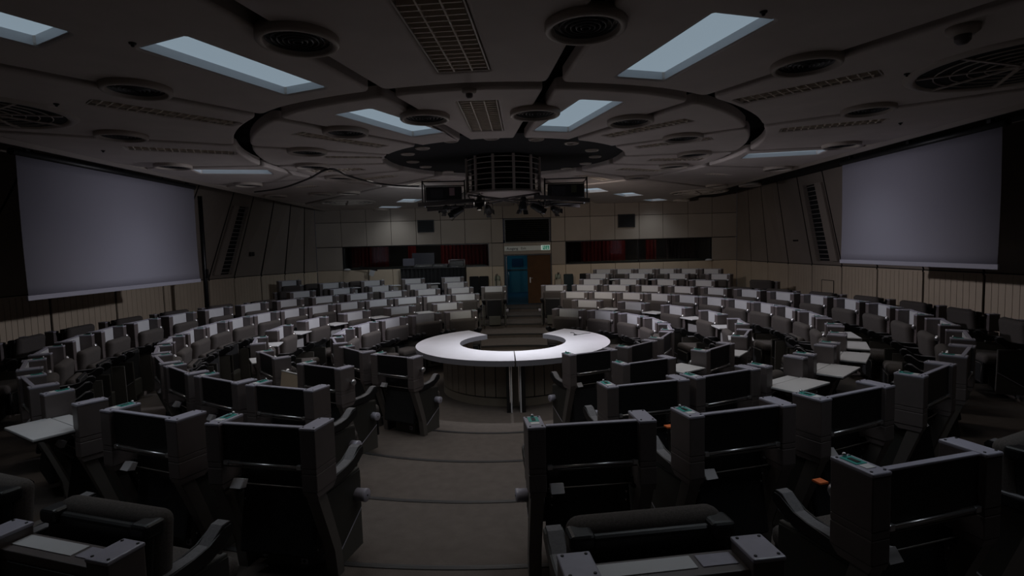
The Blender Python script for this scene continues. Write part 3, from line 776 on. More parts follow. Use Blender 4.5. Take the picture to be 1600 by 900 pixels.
# stage spotlights under the frame; each is a lamp with its own light
def spot(px, py, Y0, aim, lab, energy, col, ang=60, lit=False):
    p = at_y(px, py, Y0); aim = Vector(aim); d = (aim-p).normalized()
    t = thing('stage_spotlight', lab, 'spotlight', p, 0, 'black stage spotlights under the cage frame')
    A = disc_rot(d)
    m = MB(); m.lathe([(.035,-.16),(.05,-.14),(.06,-.05),(.07,.0),(.075,.07),(.066,.07),(.058,.0),(0,-.02)], (0,0,0), BLACK, 20, A); m.build('body', t)
    m = MB(); m.tube([(-.08,0,0), (-.085,0,.10), (0,0,.13), (.085,0,.10), (.08,0,0)], .008, BLACK, 6); m.tube([(0,0,.13), (0,0,max(.15, 3.42-p.z))], .012, BLACK, 8); m.build('yoke', t)
    m = MB()
    for q in range(4):
        a = q*pi/2; v = A @ Vector((cos(a)*.085, sin(a)*.085, .10)); m.box(v, (.003,.09,.07), BLACK, 0, rot=A @ Matrix.Rotation(a, 4, 'Z') @ Matrix.Rotation(R(20), 4, 'Y'))
    m.build('barn_doors', t)
    if energy:
        L = bpy.data.lights.new('spot_lamp', 'SPOT'); L.energy = energy; L.color = col; L.spot_size = R(ang); L.spot_blend = 1; L.shadow_soft_size = .07
        lo = link('spot_lamp', L, t); lo.matrix_local = Matrix.Translation(d*.09) @ (d.to_track_quat('-Z', 'Y').to_matrix().to_4x4())
SPOTS = [
 (695,327,.80,(-4,9.7,1.6),'leftmost black stage spotlight under the frame',190,(.82,.9,1),74),
 (712,332,.1,(-6.2,.3,.5),'second black stage spotlight from the left under the frame',250,(.9,.9,1),112),
 (749,316,-.4,(0,-6.5,.4),'third and larger black stage spotlight from the left',26,(1,.9,.85),100),
 (763,328,.4,(.7,9.0,.4),'small black stage spotlight just left of the door axis',120,(1,.94,.78),92),
 (817,322,-.4,(.2,-.1,.85),'black stage spotlight right of centre with a bright rim',270,(.93,.96,1),92),
 (868,328,.80,(5.5,9.7,1.6),'rightmost black stage spotlight under the frame',210,(1,.88,.82),74),
 (842,326,.1,(6.2,.3,.5),'small black stage spotlight second from the right',250,(.93,.9,1),112),
]
for s_ in SPOTS: spot(*s_)

# cables
m = MB()
pts = [at_z(398,300,4.05), at_z(440,294,4.0), at_z(480,280,4.0), at_z(515,264,4.04), at_z(545,275,4.03), at_z(583,285,4.04), at_z(620,290,4.03), at_z(655,291,4.0)]
pts = [Vector(p) for p in pts]
def smooth(pts, n=5):
    out = []
    for i in range(len(pts)-1):
        p0, p1, p2, p3 = pts[max(i-1,0)], pts[i], pts[i+1], pts[min(i+2,len(pts)-1)]
        for k in range(n):
            t = k/n; out.append(.5*((2*p1)+(p2-p0)*t+(2*p0-5*p1+4*p2-p3)*t*t+(3*p1-p0-3*p2+p3)*t**3))
    out.append(pts[-1]); return out
m.tube(smooth(pts), .018, BLACK, 6)
m.build('ceiling_cable', label='black cable slung across the ceiling from left wall to the cage', cat='cable')
m = MB(); pts = []
for k in range(30): 
    a = k/29*4*pi; pts.append(Vector((.72+.07*cos(a)+.14*k/29, -.42, 3.36+.06*sin(a))))
m.tube(smooth(pts, 2), .006, BLACK, 6); m.build('coiled_cable', label='loops of thin black cable hanging under the right projector', cat='cable')

# ---------------------------------------------------------------- projection screens
def screen(x, y0, y1, z0, z1, s, lab):
    t = thing('projection_screen', lab, 'projection screen', (x, (y0+y1)/2, 0))
    n = 14; m = MB(); hy = (y1-y0)/2
    for k in range(n):
        za, zb = z0+(z1-z0)*k/n, z0+(z1-z0)*(k+1)/n
        xa, xb = s*.012*sin(k/n*pi), s*.012*sin((k+1)/n*pi)
        fa = m.face([(xa,-hy,za), (xa,hy,za), (xb,hy,zb), (xb,-hy,zb)], SCRN); fa.smooth = True
    bmesh.ops.remove_doubles(m.bm, verts=m.bm.verts[:], dist=1e-5)
    o = m.build('screen_cloth', t); so = o.modifiers.new('s', 'SOLIDIFY'); so.thickness = .004
    m = MB(); m.box((0,0,z0-.03), (.03,2*hy+.04,.07), mat('screen_bar', (.36,.35,.41), .5), .008); m.build('bottom_bar', t, label='white bar along the bottom hem')
    m = MB()
    for q in (-1,0,1): m.box((s*.02, q*(hy-.2), (z1+4.52)/2+.005), (.05,.06,4.51-z1), DARK)
    m.build('hangers', t)
    m = MB(); m.lathe([(.05,-hy-.05),(.05,hy+.05)], (s*.02,0,z1+.02), DARK, 20, disc_rot((0,1,0))); m.build('roller', t)
screen(-6.42, -2.27, 1.97, 2.13, 4.04, -1, 'large white projection screen hanging along the left wall')
screen(6.42, -2.84, .43, 2.22, 4.0, 1, 'large white projection screen hanging along the right wall')

# ---------------------------------------------------------------- round table
TC = Vector((.178, .383)); RO, RI, TZ = 1.80, .99, CAMH-1.738
def tarc(ro, ri, a0, a1, z0, z1, mtop, mside, name, parent, n=96):
    m = MB()
    def q(r, a, z): return Vector((TC.x + r*sin(a), TC.y - r*cos(a), z))
    for k in range(n):
        a, b_ = a0+(a1-a0)*k/n, a0+(a1-a0)*(k+1)/n
        m.face([q(ri,a,z1), q(ro,a,z1), q(ro,b_,z1), q(ri,b_,z1)], mtop); m.face([q(ri,a,z0), q(ri,b_,z0), q(ro,b_,z0), q(ro,a,z0)], mside)
        f = m.face([q(ro,a,z0), q(ro,b_,z0), q(ro,b_,z1), q(ro,a,z1)], mside)
        f = m.face([q(ri,a,z0), q(ri,a,z1), q(ri,b_,z1), q(ri,b_,z0)], mside)
    for a in (a0, a1): m.face([q(ri,a,z0), q(ro,a,z0), q(ro,a,z1), q(ri,a,z1)], mside)
    bmesh.ops.remove_doubles(m.bm, verts=m.bm.verts[:], dist=1e-5)
    return m.build(name, parent)
BASEM = mat('table_base', (.30,.26,.21), .6, noise=.08, nscale=6); BASED = mat('table_base_gap', (.02,.018,.016), .8)
aL, aR = None, None
vL = at_z(748, 520, TZ); vR = at_z(863, 518, TZ)
angL = -abs(atan2(vL.x-TC.x, -(vL.y-TC.y))); angR = abs(atan2(vR.x-TC.x, -(vR.y-TC.y)))
for side, a0, a1, lab in ((-1, angL, -.006, 'left half of the round white conference table, curved ring segment'), (1, .006, angR, 'right half of the round white conference table, curved ring segment')):
    t = thing('round_table', lab, 'table', (0,0,0), 0, 'two halves of the round table')
    tarc(RO, RI, a0, a1, TZ-.09, TZ, TBL, TBLE, 'tabletop', t)
    # slatted base
    m = MB(); rb = 1.30
    n = 16; s0, s1 = (a0*.93, a1-.1) if side < 0 else (a0+.1, a1*.93)
    for k in range(n*1):
        a = s0+(s1-s0)*(k+.5)/n; wd = rb*abs(s1-s0)/n-.014
        m.box((TC.x+rb*sin(a), TC.y-rb*cos(a), .46), (wd,.02,.62), BASEM, .003, rot=Matrix.Rotation(a, 4, 'Z'))
    m.build('slatted_front', t)
    m = MB()
    for k in range(n):
        a = s0+(s1-s0)*(k+.5)/n; rr_ = rb-.08; wd = rr_*abs(s1-s0)/n-.012
        m.box((TC.x+rr_*sin(a), TC.y-rr_*cos(a), .44), (wd,.02,.64), BASEM, .003, rot=Matrix.Rotation(a, 4, 'Z'))
    m.build('slatted_inside', t)
    tarc(rb-.02, rb-.06, s0, s1, .06, TZ-.09, BASED, BASED, 'inner_shell', t)
    tarc(rb+.012, rb-.012, s0, s1, 0.0, .13, BASEM, BASEM, 'plinth', t)
    # end legs at the split
    m = MB(); x = TC.x+side*.075
    m.box((x+side*.05, TC.y-1.42, (TZ-.09)/2), (.05,.5,TZ-.09), BLACK, .004); m.box((x, TC.y-1.42, (TZ-.09)/2), (.02,.5,TZ-.09), WHITE, .002); m.build('end_panel', t, label='upright end panel with a white edge')
m = MB(); m.box((TC.x, TC.y-1.30, .38), (.11,.02,.76), BASEM); m.build('table_filler_board', label='narrow beige board standing between the two table halves', cat='board')
v = at_z(899, 523.5, TZ)
m = MB(); m.lathe([(.035,0),(.035,.012),(.01,.018)], v, BLACK, 16); m.tube([v+Vector((0,0,.012)), v+Vector((-.04,-.02,.05)), v+Vector((-.1,-.02,.055))], .006, BLACK)
m.build('table_microphone', label='small black microphone lying on the right half of the table', cat='microphone')
m = MB(); m.tube([v+Vector((.03,0,.006)), v+Vector((.12,.05,.006)), v+Vector((.2,.14,.006)), v+Vector((.33,.18,.006))], .004, BLACK, 6); m.build('microphone_cable', label='thin black cable running from the table microphone', cat='cable')

# ---------------------------------------------------------------- conference chairs
CH = 1.10     # height of the desk-panel top over its row floor
def cushion(d, bev, m, seg=4):
    mb = MB(); mb.box((0,0,0), d, m, bev, seg, smooth=True); return mb
ME = {}
def part_meshes():
    # post box, origin at chair origin
    for s, nm in ((-1,'post_l'), (1,'post_r')):
        m = MB(); x = s*.322
        m.box((x,.085,.967), (.10,.21,.245), GREY, .005); m.box((x,.085,.825), (.098,.208,.034), GREY, .003); m.box((x,.085,.748), (.10,.21,.113), GREY, .005)
        m.box((x,.085,.83), (.092,.2,.14), GREY)
        m.prism([(-.02,.69),(.19,.69),(.15,.652),(-.005,.652)], x-.046, x+.046, GREY); ME[nm] = m.mesh('post')
        m = MB(); m.box((x,.085,1.098), (.104,.214,.02), GREYC, .006)
        for dx in (-.035,.035):
            for dy in (-.085,.085): m.lathe([(.006,0),(.006,.003),(0,.003)], (x+dx,.085+dy,1.108), DARK, 8)
        ME['cap'+nm[-1]] = m.mesh('cap')
        # leg under the post, leaning forward
        m = MB(); m.prism([(-.005,.652),(.09,.652),(.16,.42),(.23,.20),(.25,.0),(.17,.0),(.155,.20),(.08,.42)], x-.04, x+.036, RIM, .004); ME['leg'+nm[-1]] = m.mesh('leg')
        # side panel
        xp = x; x = s*.300
        m = MB(); m.prism([(.06,.645),(.10,.61),(.56,.60),(.57,.0),(.22,.0),(.20,.20),(.13,.42)], x-.014, x+.014, LOWP, .003); ME['side'+nm[-1]] = m.mesh('side_panel')
        m = MB(); xo = x+s*.017; m.prism([(.11,.595),(.555,.585),(.555,.30),(.232,.10),(.215,.22),(.145,.42)], xo-.004, xo+.004, SIDE); m.prism([(.555,.295),(.555,.287),(.236,.088),(.233,.098)], xo-.005, xo+.005, GREYC); ME['inset'+nm[-1]] = m.mesh('inset')
        # armrest with raised front hump
        m = MB(); m.prism([(.10,.64),(.12,.685),(.36,.685),(.44,.70),(.52,.765),(.57,.77),(.59,.745),(.58,.70),(.52,.66),(.44,.625),(.10,.615)], x-.042, x+.042, BLACK, .01); ME['arm'+nm[-1]] = m.mesh('armrest')
        m = MB(); m.prism([(.12,.683),(.36,.683),(.44,.698),(.52,.763),(.56,.768),(.56,.775),(.52,.771),(.44,.707),(.36,.692),(.12,.692)], x-.033, x+.033, ARMP); ME['armpad'+nm[-1]] = m.mesh('arm_strip')
        m = MB(); A = disc_rot((s,0,0)); m.lathe([(.046,0),(.046,.062),(.048,.066),(.048,.084),(.044,.088),(0,.088)], (x+s*.012,.50,.42), GREYC, 28, A); m.lathe([(.007,0),(.007,.002),(0,.002)], (x+s*.101,.50,.42), DARK, 8, A); ME['disc'+nm[-1]] = m.mesh('aisle_light'); x = xp
    m = MB(); m.box((0,.02,.975), (.535,.03,.245), BLACK, .004); m.box((0,.039,.98), (.52,.006,.225), WHITE, .001)
    m.box((0,.018,1.1), (.53,.034,.012), GREYC, .003); ME['desk'] = m.mesh('desk_panel')
    m = MB(); m.tube([(-.262,-.002,.842), (.262,-.002,.842)], .009, SILV); m.tube([(-.262,.005,.815), (.262,.005,.815)], .006, RIM)
    for s in (-1,1): m.box((s*.25,.0,.842), (.03,.026,.03), SILV, .004)
    ME['rod'] = m.mesh('hinge_rod')
    m = MB(); m.box((0,-.135,.892), (.60,.29,.022), WHITE, .006); m.box((0,-.135,.874), (.58,.27,.014), BLACK, .004); ME['flap'] = m.mesh('table_flap')
    m = MB(); m.box((0,.075,.892), (.52,.12,.02), WHITE, .003); ME['leaf'] = m.mesh('table_leaf')
    m = MB(); m.prism([(-.20,.866),(-.17,.866),(.06,.60),(.04,.60)], -.012, .012, RIM); ME['strut'] = m.mesh('strut')
    mb = MB(); mb.box((0,.22,.78), (.60,.13,.34), FAB, .06, 5, smooth=True, rot=Matrix.Rotation(R(-6), 4, 'X')); ME['back'] = mb.mesh('backrest')
    mb = MB(); mb.box((0,.13,.42), (.52,.05,.50), BLKF, .02, 2, rot=Matrix.Rotation(R(-10), 4, 'X')); mb.box((0,.16,.72), (.50,.05,.30), BLACK, .02, 2); 
    mb.tube([(-.25,.075,.665),(.25,.075,.665)], .005, RIM, 6)
    for s in (-1,1):
        for k in range(8): mb.box((s*.225,.098+.0107*k,.60-k*.06), (.006,.006,.012), SILV)
    ME['shell'] = mb.mesh('back_shell')
    mb = MB(); mb.box((0,.46,.44), (.54,.46,.13), FAB, .055, 5, smooth=True, rot=Matrix.Rotation(R(3), 4, 'X')); ME['seat'] = mb.mesh('seat')
    # front plate under the seat / tipped-up seat underside
    def plate(y, zc, h, tilt):
        mb = MB(); A = Matrix.Rotation(R(tilt), 4, 'X')
        mb.box((0,y,zc), (.46,.035,h), BLACK, .016, 3, rot=A); mb.box((0,y+.02,zc), (.40,.006,h-.06), BLKF, .002, 1, rot=A)
        n = [(-.215,-h/2+.03), (-.215,h/2-.05), (-.19,h/2-.02), (.19,h/2-.02), (.215,h/2-.05), (.215,-h/2+.03), (-.215,-h/2+.03)]
        mb.tube([Vector((a, y+.02, zc+b_)) for a, b_ in n], .004, RIM, 6); return mb
    ME['plate'] = plate(.675, .26, .30, 0).mesh('front_plate')
    mb = MB(); mb.box((0,.32,.50), (.54,.10,.50), FAB, .045, 4, smooth=True, rot=Matrix.Rotation(R(-4), 4, 'X')); ME['seatup'] = mb.mesh('seat')
    ME['plateup'] = plate(.40, .46, .58, 0).mesh('seat_underside')
    mb = MB(); mb.box((0,.33,.13), (.34,.26,.26), BOXG, .01)
    for k in range(6): mb.box((.171,.33,.06+k*.03), (.004,.2,.012), BLACK)
    for k in range(4): mb.box((-.06+k*.035,.199,.16), (.02,.004,.10), BLACK)
    ME['ped'] = mb.mesh('pedestal')
    mb = MB(); mb.box((.11,.197,.075), (.05,.008,.05), GREYC, .003); mb.lathe([(.012,0),(.012,.003),(0,.003)], (.11,.192,.075), DARK, 10, disc_rot((0,-1,0))); ME['sock'] = mb.mesh('socket')
    mb = MB(); mb.lathe([(.012,0),(.035,.004),(.038,.02),(.028,.036),(0,.042)], (-.322,.190,.93), SILV, 20, disc_rot((0,1,0))); ME['ball'] = mb.mesh('speaker_dome')
    mb = MB(); mb.lathe([(.012,-.01),(.014,.03),(.034,.04),(.036,.055),(.026,.07),(0,.074)], (.372,.12,.93), SILV, 20, disc_rot((1,0,0))); ME['ballside'] = mb.mesh('speaker_dome')
    mb = MB(); mb.prism([(.0,.665),(.04,.715),(.075,.70),(.05,.65)], -.245, -.165, LEVER, .003); ME['lever'] = mb.mesh('recline_lever')
    mb = MB(); mb.box((-.322,.12,1.1095), (.06,.085,.003), TEAL); mb.box((-.322,.05,1.1095), (.05,.04,.003), PAPER); mb.box((-.322,.115,1.112), (.022,.05,.003), BLACK); mb.lathe([(.01,0),(.01,.012),(.006,.02),(0,.02)], (-.322,.165,1.109), SILV, 10); ME['stick'] = mb.mesh('seat_sticker')
    # low variant
    for s, nm in ((-1,'lpost_l'), (1,'lpost_r')):
        m = MB(); x = s*.322; m.box((x,.03,.79), (.115,.15,.25), GREY, .006); m.box((x,.03,.60), (.10,.14,.10), GREY, .005); ME[nm] = m.mesh('post')
        m = MB(); m.box((x,.03,.92), (.12,.155,.018), GREYC, .006)
        for dx in (-.042,.042):
            for dy in (-.058,.058): m.lathe([(.006,0),(.006,.003),(0,.003)], (x+dx,.03+dy,.929), DARK, 8)
        ME['lcap'+nm[-1]] = m.mesh('cap')
    m = MB(); m.box((0,.0,.79), (.53,.05,.17), GREY, .006); m.box((0,-.028,.70), (.53,.008,.26), BLACK, .003); ME['lfront'] = m.mesh('desk_housing')
    m = MB(); m.box((0,.055,.868), (.53,.10,.012), GREY, .002); m.box((-.08,.05,.876), (.35,.075,.006), WHITE, .001); m.box((.18,.05,.876), (.13,.07,.006), GREYC, .001); ME['lstrip'] = m.mesh('desk_strip')
    mb = MB(); mb.box((0,.25,.775), (.62,.12,.40), FAB, .058, 5, smooth=True, rot=Matrix.Rotation(R(-6), 4, 'X')); ME['lback'] = mb.mesh('backrest')
    mb = MB(); mb.box((0,.185,.755), (.60,.05,.36), BLACK, .022, 3, rot=Matrix.Rotation(R(-6), 4, 'X'))
    for s in (-1,1): mb.box((s*.27,.205,.92), (.10,.10,.07), BLACK, .02, 3)
    mb.box((0,.16,.45), (.52,.05,.50), BLKF, .02, 2); ME['lshell'] = mb.mesh('back_shell')
part_meshes()
def chair_proto(kind):
    t = thing('conference_chair', 'x', 'chair')
    def a(nm, key, par=t, label=None): return link(nm, ME[key], par, label=label)
    if kind.startswith('low'):
        for s in 'lr':
            p = a('post', 'lpost_'+s); a('cap', 'lcap'+s, p)
        a('desk_housing', 'lfront'); a('desk_strip', 'lstrip', label='grey and white strip along the top'); a('backrest', 'lback'); a('back_shell', 'lshell')
    else:
        for s in 'lr':
            p = a('post', 'post_'+s); a('cap', 'cap'+s, p, 'pale lilac grey cap')
            if s == 'l': a('seat_sticker', 'stick', p, 'teal and white sticker')
            if s == 'l' and 'B' not in kind: a('speaker_dome', 'ball', p, 'silver dome')
            if s == 'r' and 'B' in kind: a('speaker_dome', 'ballside', p, 'silver dome')
        if 'D' in kind:
            f = a('table_flap', 'flap', label='white table folded out flat'); a('table_leaf', 'leaf'); a('strut', 'strut')
        else: a('desk_panel', 'desk', label='folded desk panel, white in front and black behind')
        a('hinge_rod', 'rod', label='chrome rod'); a('backrest', 'back'); a('back_shell', 'shell'); a('recline_lever', 'lever')
    for s in 'lr':
        a('leg', 'leg'+s); p = a('side_panel', 'side'+s); a('inset', 'inset'+s, p, 'black inset')
        p = a('armrest', 'arm'+s); a('arm_strip', 'armpad'+s, p)
        if (s == 'l' and '<' in kind) or (s == 'r' and '>' in kind): a('aisle_light', 'disc'+s, label='silver disc')
    if 'U' in kind: a('seat', 'seatup'); a('seat_underside', 'plateup', label='black underside of the tipped-up seat')
    else: a('seat', 'seat'); a('front_plate', 'plate')
    p = a('pedestal', 'ped'); a('socket', 'sock', p)
    return t
PROTO = {}
ORD = ['end','second','third','fourth','fifth','sixth','seventh','eighth','ninth','tenth','eleventh','twelfth']
ROWN = ['first','second','third','fourth','fifth','sixth','back']
CHAIRS = []    # row, theta, kind
def add(row, ths, kind='t'):
    for th in ths: CHAIRS.append([row, th, kind])
# row 1
add(1, [19.7,37.2,54.8,72.3,91,111], 't'); add(1, [131.2], 'tB'); add(1, [149.2], 'tB>')
add(1, [-31.7,-49.5,-67.4,-85,-102.5,-120,-137.9], 't'); add(1, [-156.1], 't<')
# row 2
add(2, [20.0,37.5,54.9,72.4,89.8,110], 't'); add(2, [130.3], 'tB'); add(2, [148.2], 'tB>')
add(2, [-31.2,-48.8,-66.4,-84,-102,-120,-138.3], 't'); add(2, [-156.4], 't<')
# row 3
add(3, [11.1+8.79*k for k in range(8)], 't'); add(3, [81.4,90.2,99], 'tU'); add(3, [109,119], 'tU'); add(3, [128.4,138,147.5], 't'); add(3, [157.1], 't>')
add(3, [-22.2-8.61*k for k in range(9)], 't'); add(3, [-100.5], 'tU'); add(3, [-110,-119.5,-128.5,-138,-147.5], 'tD'); add(3, [-156.8], 't'); add(3, [-166.2], 't<')
# row 4
add(4, [2.16], 'tU<'); add(4, [10.97+8.81*k for k in range(0, 8)], 't'); add(4, [81.5,90.3,99.1,107.9], 'tU'); add(4, [117.5,127,137], 'tU'); add(4, [146.5], 'tD'); add(4, [156.3], 't'); add(4, [165.7], 't>')
add(4, [-13.9], 'tU>'); add(4, [-13.7-8.43*k for k in range(1, 12)], 't'); add(4, [-116,-126,-136,-146], 't'); add(4, [-156.8,-166], 't'); add(4, [-175.2], 't<')
# row 5
add(5, [11.0+8.82*k for k in range(5)], 't'); add(5, [55,64,73,82,91,100,110], 'low'); add(5, [157.5], 'low'); add(5, [167.2], 'low>')
add(5, [-21.5-8.56*k for k in range(4)], 't'); add(5, [-56,-64,-73,-82,-91,-100,-110], 'low'); add(5, [-155.5], 'low'); add(5, [-165.3], 't'); add(5, [-175.9], 'low<')
# rows 6, 7
add(6, [10.8,19.4,28.1,36.6], 't'); add(6, [45.2], 'low'); add(6, [-21.2,-29.6,-38,-46.4], 't'); add(6, [-55], 'low')
add(7, [-21-4.17*k for k in range(6)], 't'); add(7, [41.8], 't'); add(7, [37.6,33.4,29.2], 'low')
EXTRA = {'t':'', }
def label_for(row, th, kind, rank_door, rank_front, side):
    look = 'grey conference chair'
    if 'D' in kind: look = 'grey chair, white table out'
    elif 'U' in kind: look = 'grey chair, seat tipped up'
    elif kind.startswith('low'): look = 'dark low-desk chair'
    sd = 'left' if side > 0 else 'right'
    if rank_front is not None and rank_front < rank_door:
        pos = '%s seat %s of front aisle' % (ORD[rank_front] if rank_front else 'first', sd)
    else: pos = '%s seat %s of door aisle' % (ORD[rank_door] if rank_door else 'first', sd)
    return '%s, %s row from round table, %s' % (look, ROWN[row-1], pos)
for row in range(1, 8):
    for side in (1, -1):
        L = sorted([c for c in CHAIRS if c[0] == row and c[1]*side > 0], key=lambda c: abs(c[1]))
        for i, c in enumerate(L):
            c += [i, (len(L)-1-i) if row < 6 else None, side]
# row 5 has a break between side and front seats
for row, th, kind, rd, rf, side in CHAIRS:
    if kind not in PROTO:
        PROTO[kind] = chair_proto(kind); index_kids(); o = PROTO[kind]
    else: o = copy_tree(PROTO[kind])
    p = P(RR[row-1], th, LV[row-1]); o.location = p; o.rotation_euler = (0,0,R(th)+pi)
    if row == 7: o.scale = (.94,1,1)
    if abs(th) > 150 and row in (3,4,5): k_ = {3:1.07,4:1.10,5:1.05}[row]; o.scale = (k_,k_,1)
    if th == -175.9: o.location = (.62,-7.82,LV[4]); o.rotation_euler = (0,0,R(6.4)); o.scale = (1.12,1.12,1)
    if th == 167.2: o.location = (-1.95,-7.52,LV[4]); o.rotation_euler = (0,0,R(-18.8)); o.scale = (1.06,1.06,1)
    if row == 5 and abs(th) > 150: rd = 99
    if row == 5 and abs(th) < 120: rf = None
    if (row, th) in ((4, -166), (5, -165.3)):
        m = MB(); m.box((-.315,.30,.93), (.05,.05,.012), mat('orange_tag', (.75,.16,.03), .6), .003); m.build('seat_tag', o, label='small orange tag')
    o['label'] = label_for(row, th, kind, rd, rf, side); o['group'] = 'conference chairs in the %s curved row' % ROWN[row-1]

# gap desks between the chairs of rows two and six
def gap_desk():
    t = thing('gap_desk', 'x', 'desk')
    m = MB(); m.box((0,.12,.915), (.42,.36,.02), WHITE, .005); m.box((0,.12,.899), (.40,.34,.012), BLACK, .003); m.build('desktop', t)
    m = MB(); m.box((0,.14,.66), (.30,.025,.40), mat('desk_grey', (.40,.39,.39), .5), .006); m.build('modesty_board', t)
    m = MB(); m.box((0,.12,.23), (.10,.12,.46), RIM, .008); m.box((0,.12,.01), (.26,.26,.02), BLACK, .004); m.build('column', t)
    m = MB(); m.prism([(.05,.60),(.07,.60),(-.02,.892),(-.04,.892)], -.01, .01, RIM); m.build('strut', t)
    return t
gp = gap_desk(); index_kids(); first = True
GD = [(2, th, 'left') for th in (28.8,46.2,63.6,81,100,120)] + [(2, th, 'right') for th in (-40,-57.6,-75,-93,-111,-129,-147.3)] + [(6, th, 'left') for th in (15.1,23.7,32.3)] + [(6, th, 'right') for th in (-25.4,-33.8,-42.2)]
cnt = {}
for row, th, sd in GD:
    k = cnt.get((row, sd), 0); cnt[(row, sd)] = k+1
    if row == 6 and th == 15.1: pass
    o = gp if first else copy_tree(gp); first = False
    o.location = P(RR[row-1], th, LV[row-1]); o.rotation_euler = (0,0,R(th)+pi)
    o['label'] = 'white-topped side desk between chairs, %s row, %s one %s of door aisle' % (ROWN[row-1], (['nearest']+ORD[1:])[k], sd)
    o['group'] = 'white-topped side desks between chairs'
# upright tan board between two chairs of row two, left of the table
t = thing('tilted_desk_board', 'tan board with white edge standing upright between two second-row chairs', 'desk', P(4.02, 139.3, LV[1]), R(139.3)+pi)
m = MB(); m.box((0,-.05,.80), (.40,.022,.30), TAN, .004, rot=Matrix.Rotation(R(-8), 4, 'X')); m.build('board', t)
m = MB(); m.box((0,-.03,.955), (.40,.026,.012), WHITE, .002, rot=Matrix.Rotation(R(-8), 4, 'X')); m.build('white_edge', t)
m = MB(); m.box((0,.0,.33), (.10,.12,.66), RIM, .008); m.box((0,0,.01), (.24,.24,.02), BLACK, .004); m.build('column', t)

# ---------------------------------------------------------------- control desk and things at the back
dy = 9.3; dx0, dx1 = at_y(629,420,dy).x, at_y(727,420,dy).x; zf = LV[5]; DT = at_y(680,419,dy-.35).z
t = thing('control_desk', 'black draped control desk in front of the left booth window', 'desk', (0,0,0))
m = MB(); n = 60
pts = [(dx0+(dx1-dx0)*k/n, dy-.35+.018*sin(k*1.7)) for k in range(n+1)]
for p, q in zip(pts, pts[1:]): f = m.face([(p[0],p[1],zf), (q[0],q[1],zf), (q[0],q[1],DT), (p[0],p[1],DT)], BLKF); f.smooth = True
for x in (dx0, dx1): m.face([(x,dy-.35,zf), (x,dy+.35,zf), (x,dy+.35,DT), (x,dy-.35,DT)], BLKF)
o = m.build('black_drape', t); so = o.modifiers.new('s', 'SOLIDIFY'); so.thickness = .01
m = MB(); m.box(((dx0+dx1)/2, dy, DT+.01), (dx1-dx0+.04,.76,.03), BLACK, .005); m.build('desktop', t)
def screen_dev(name, lab, x, y, z, w_, h_, m1, cat='monitor', back=True):
    t = thing(name, lab, cat, (x, y, z))
    m = MB(); m.box((0,0,h_/2+.06), (w_,.03,h_), m1, .008); m.build('display_back', t)
    m = MB(); m.box((0,.02,.03), (.05,.03,.12), BLACK, .004); m.box((0,.02,.006), (.22,.16,.012), BLACK, .003); m.build('stand', t)
LAP = mat('laptop_grey', (.12,.12,.15), .4, metal=.3)
a = at_y(622,398,dy); 
screen_dev('desk_monitor', 'grey computer seen from behind at the left end of the control desk', dx0+.2, dy+.12, DT+.025, .40, .26, LAP)
screen_dev('desk_monitor', 'large dark monitor standing on the control desk', at_y(660,400,dy).x, dy+.2, DT+.025, .78, .44, mat('mon_dark', (.03,.03,.042), .35))
def mixer(x, y, w_, lab):
    t = thing('mixing_console', lab, 'mixing console', (x, y, DT+.025))
    m = MB(); m.prism([(-.2,0),(.2,0),(.2,.10),(-.2,.04)], -w_/2, w_/2, DARK, .005); m.build('body', t)
    m = MB()
    for q in range(int(w_/.05)):
        for r_ in range(4): m.lathe([(.008,0),(.008,.014),(0,.016)], (-w_/2+.04+q*.05, -.12+r_*.09, .055+.0135*r_), SILV, 8)
    m.build('knobs', t)
    m = MB(); m.tube([(-w_/2,-.2,.05),(w_/2,-.2,.05)], .008, SILV, 6); m.build('front_rail', t)
mixer(dx0+.75, dy-.12, .62, 'mixing console with small bright knobs in front of the dark monitor'); mixer(dx0+1.33, dy-.1, .5, 'second mixing console right of the dark monitor')
t = thing('equipment_rack', 'small open rack box at the right end of the control desk', 'rack', (at_y(714,410,dy).x, dy, DT+.025))
m = MB()
for sx in (-1,1):
    for sy in (-1,1): m.tube([(sx*.26,sy*.2,0),(sx*.26,sy*.2,.24)], .01, SILV, 6)
for z in (.01,.24):
    for sy in (-1,1): m.tube([(-.26,sy*.2,z),(.26,sy*.2,z)], .008, SILV, 6)
m.build('frame', t)
m = MB(); m.box((0,0,.12), (.46,.36,.18), DARK, .006)
for q in range(7): m.lathe([(.012,0),(.012,.012),(0,.014)], (-.19+q*.063,-.18,.13), SILV, 8, disc_rot((0,-1,0)))
m.build('unit', t)
# lamp standing on ledges: white domes on the window sill
for (px, py), wd in (((543,420.5), 'left end of the left'), ((1107,408), 'right end of the right')):
    v = at_y(px, py, BW-.0); m = MB(); m.lathe([(.13,0),(.12,.03),(.07,.055),(0,.065)], (v.x, BW-.04, WZ0-.0), WHITE, 24)
    m.build('sill_lamp', label='small white dome on the sill at the %s booth window' % wd, cat='lamp')
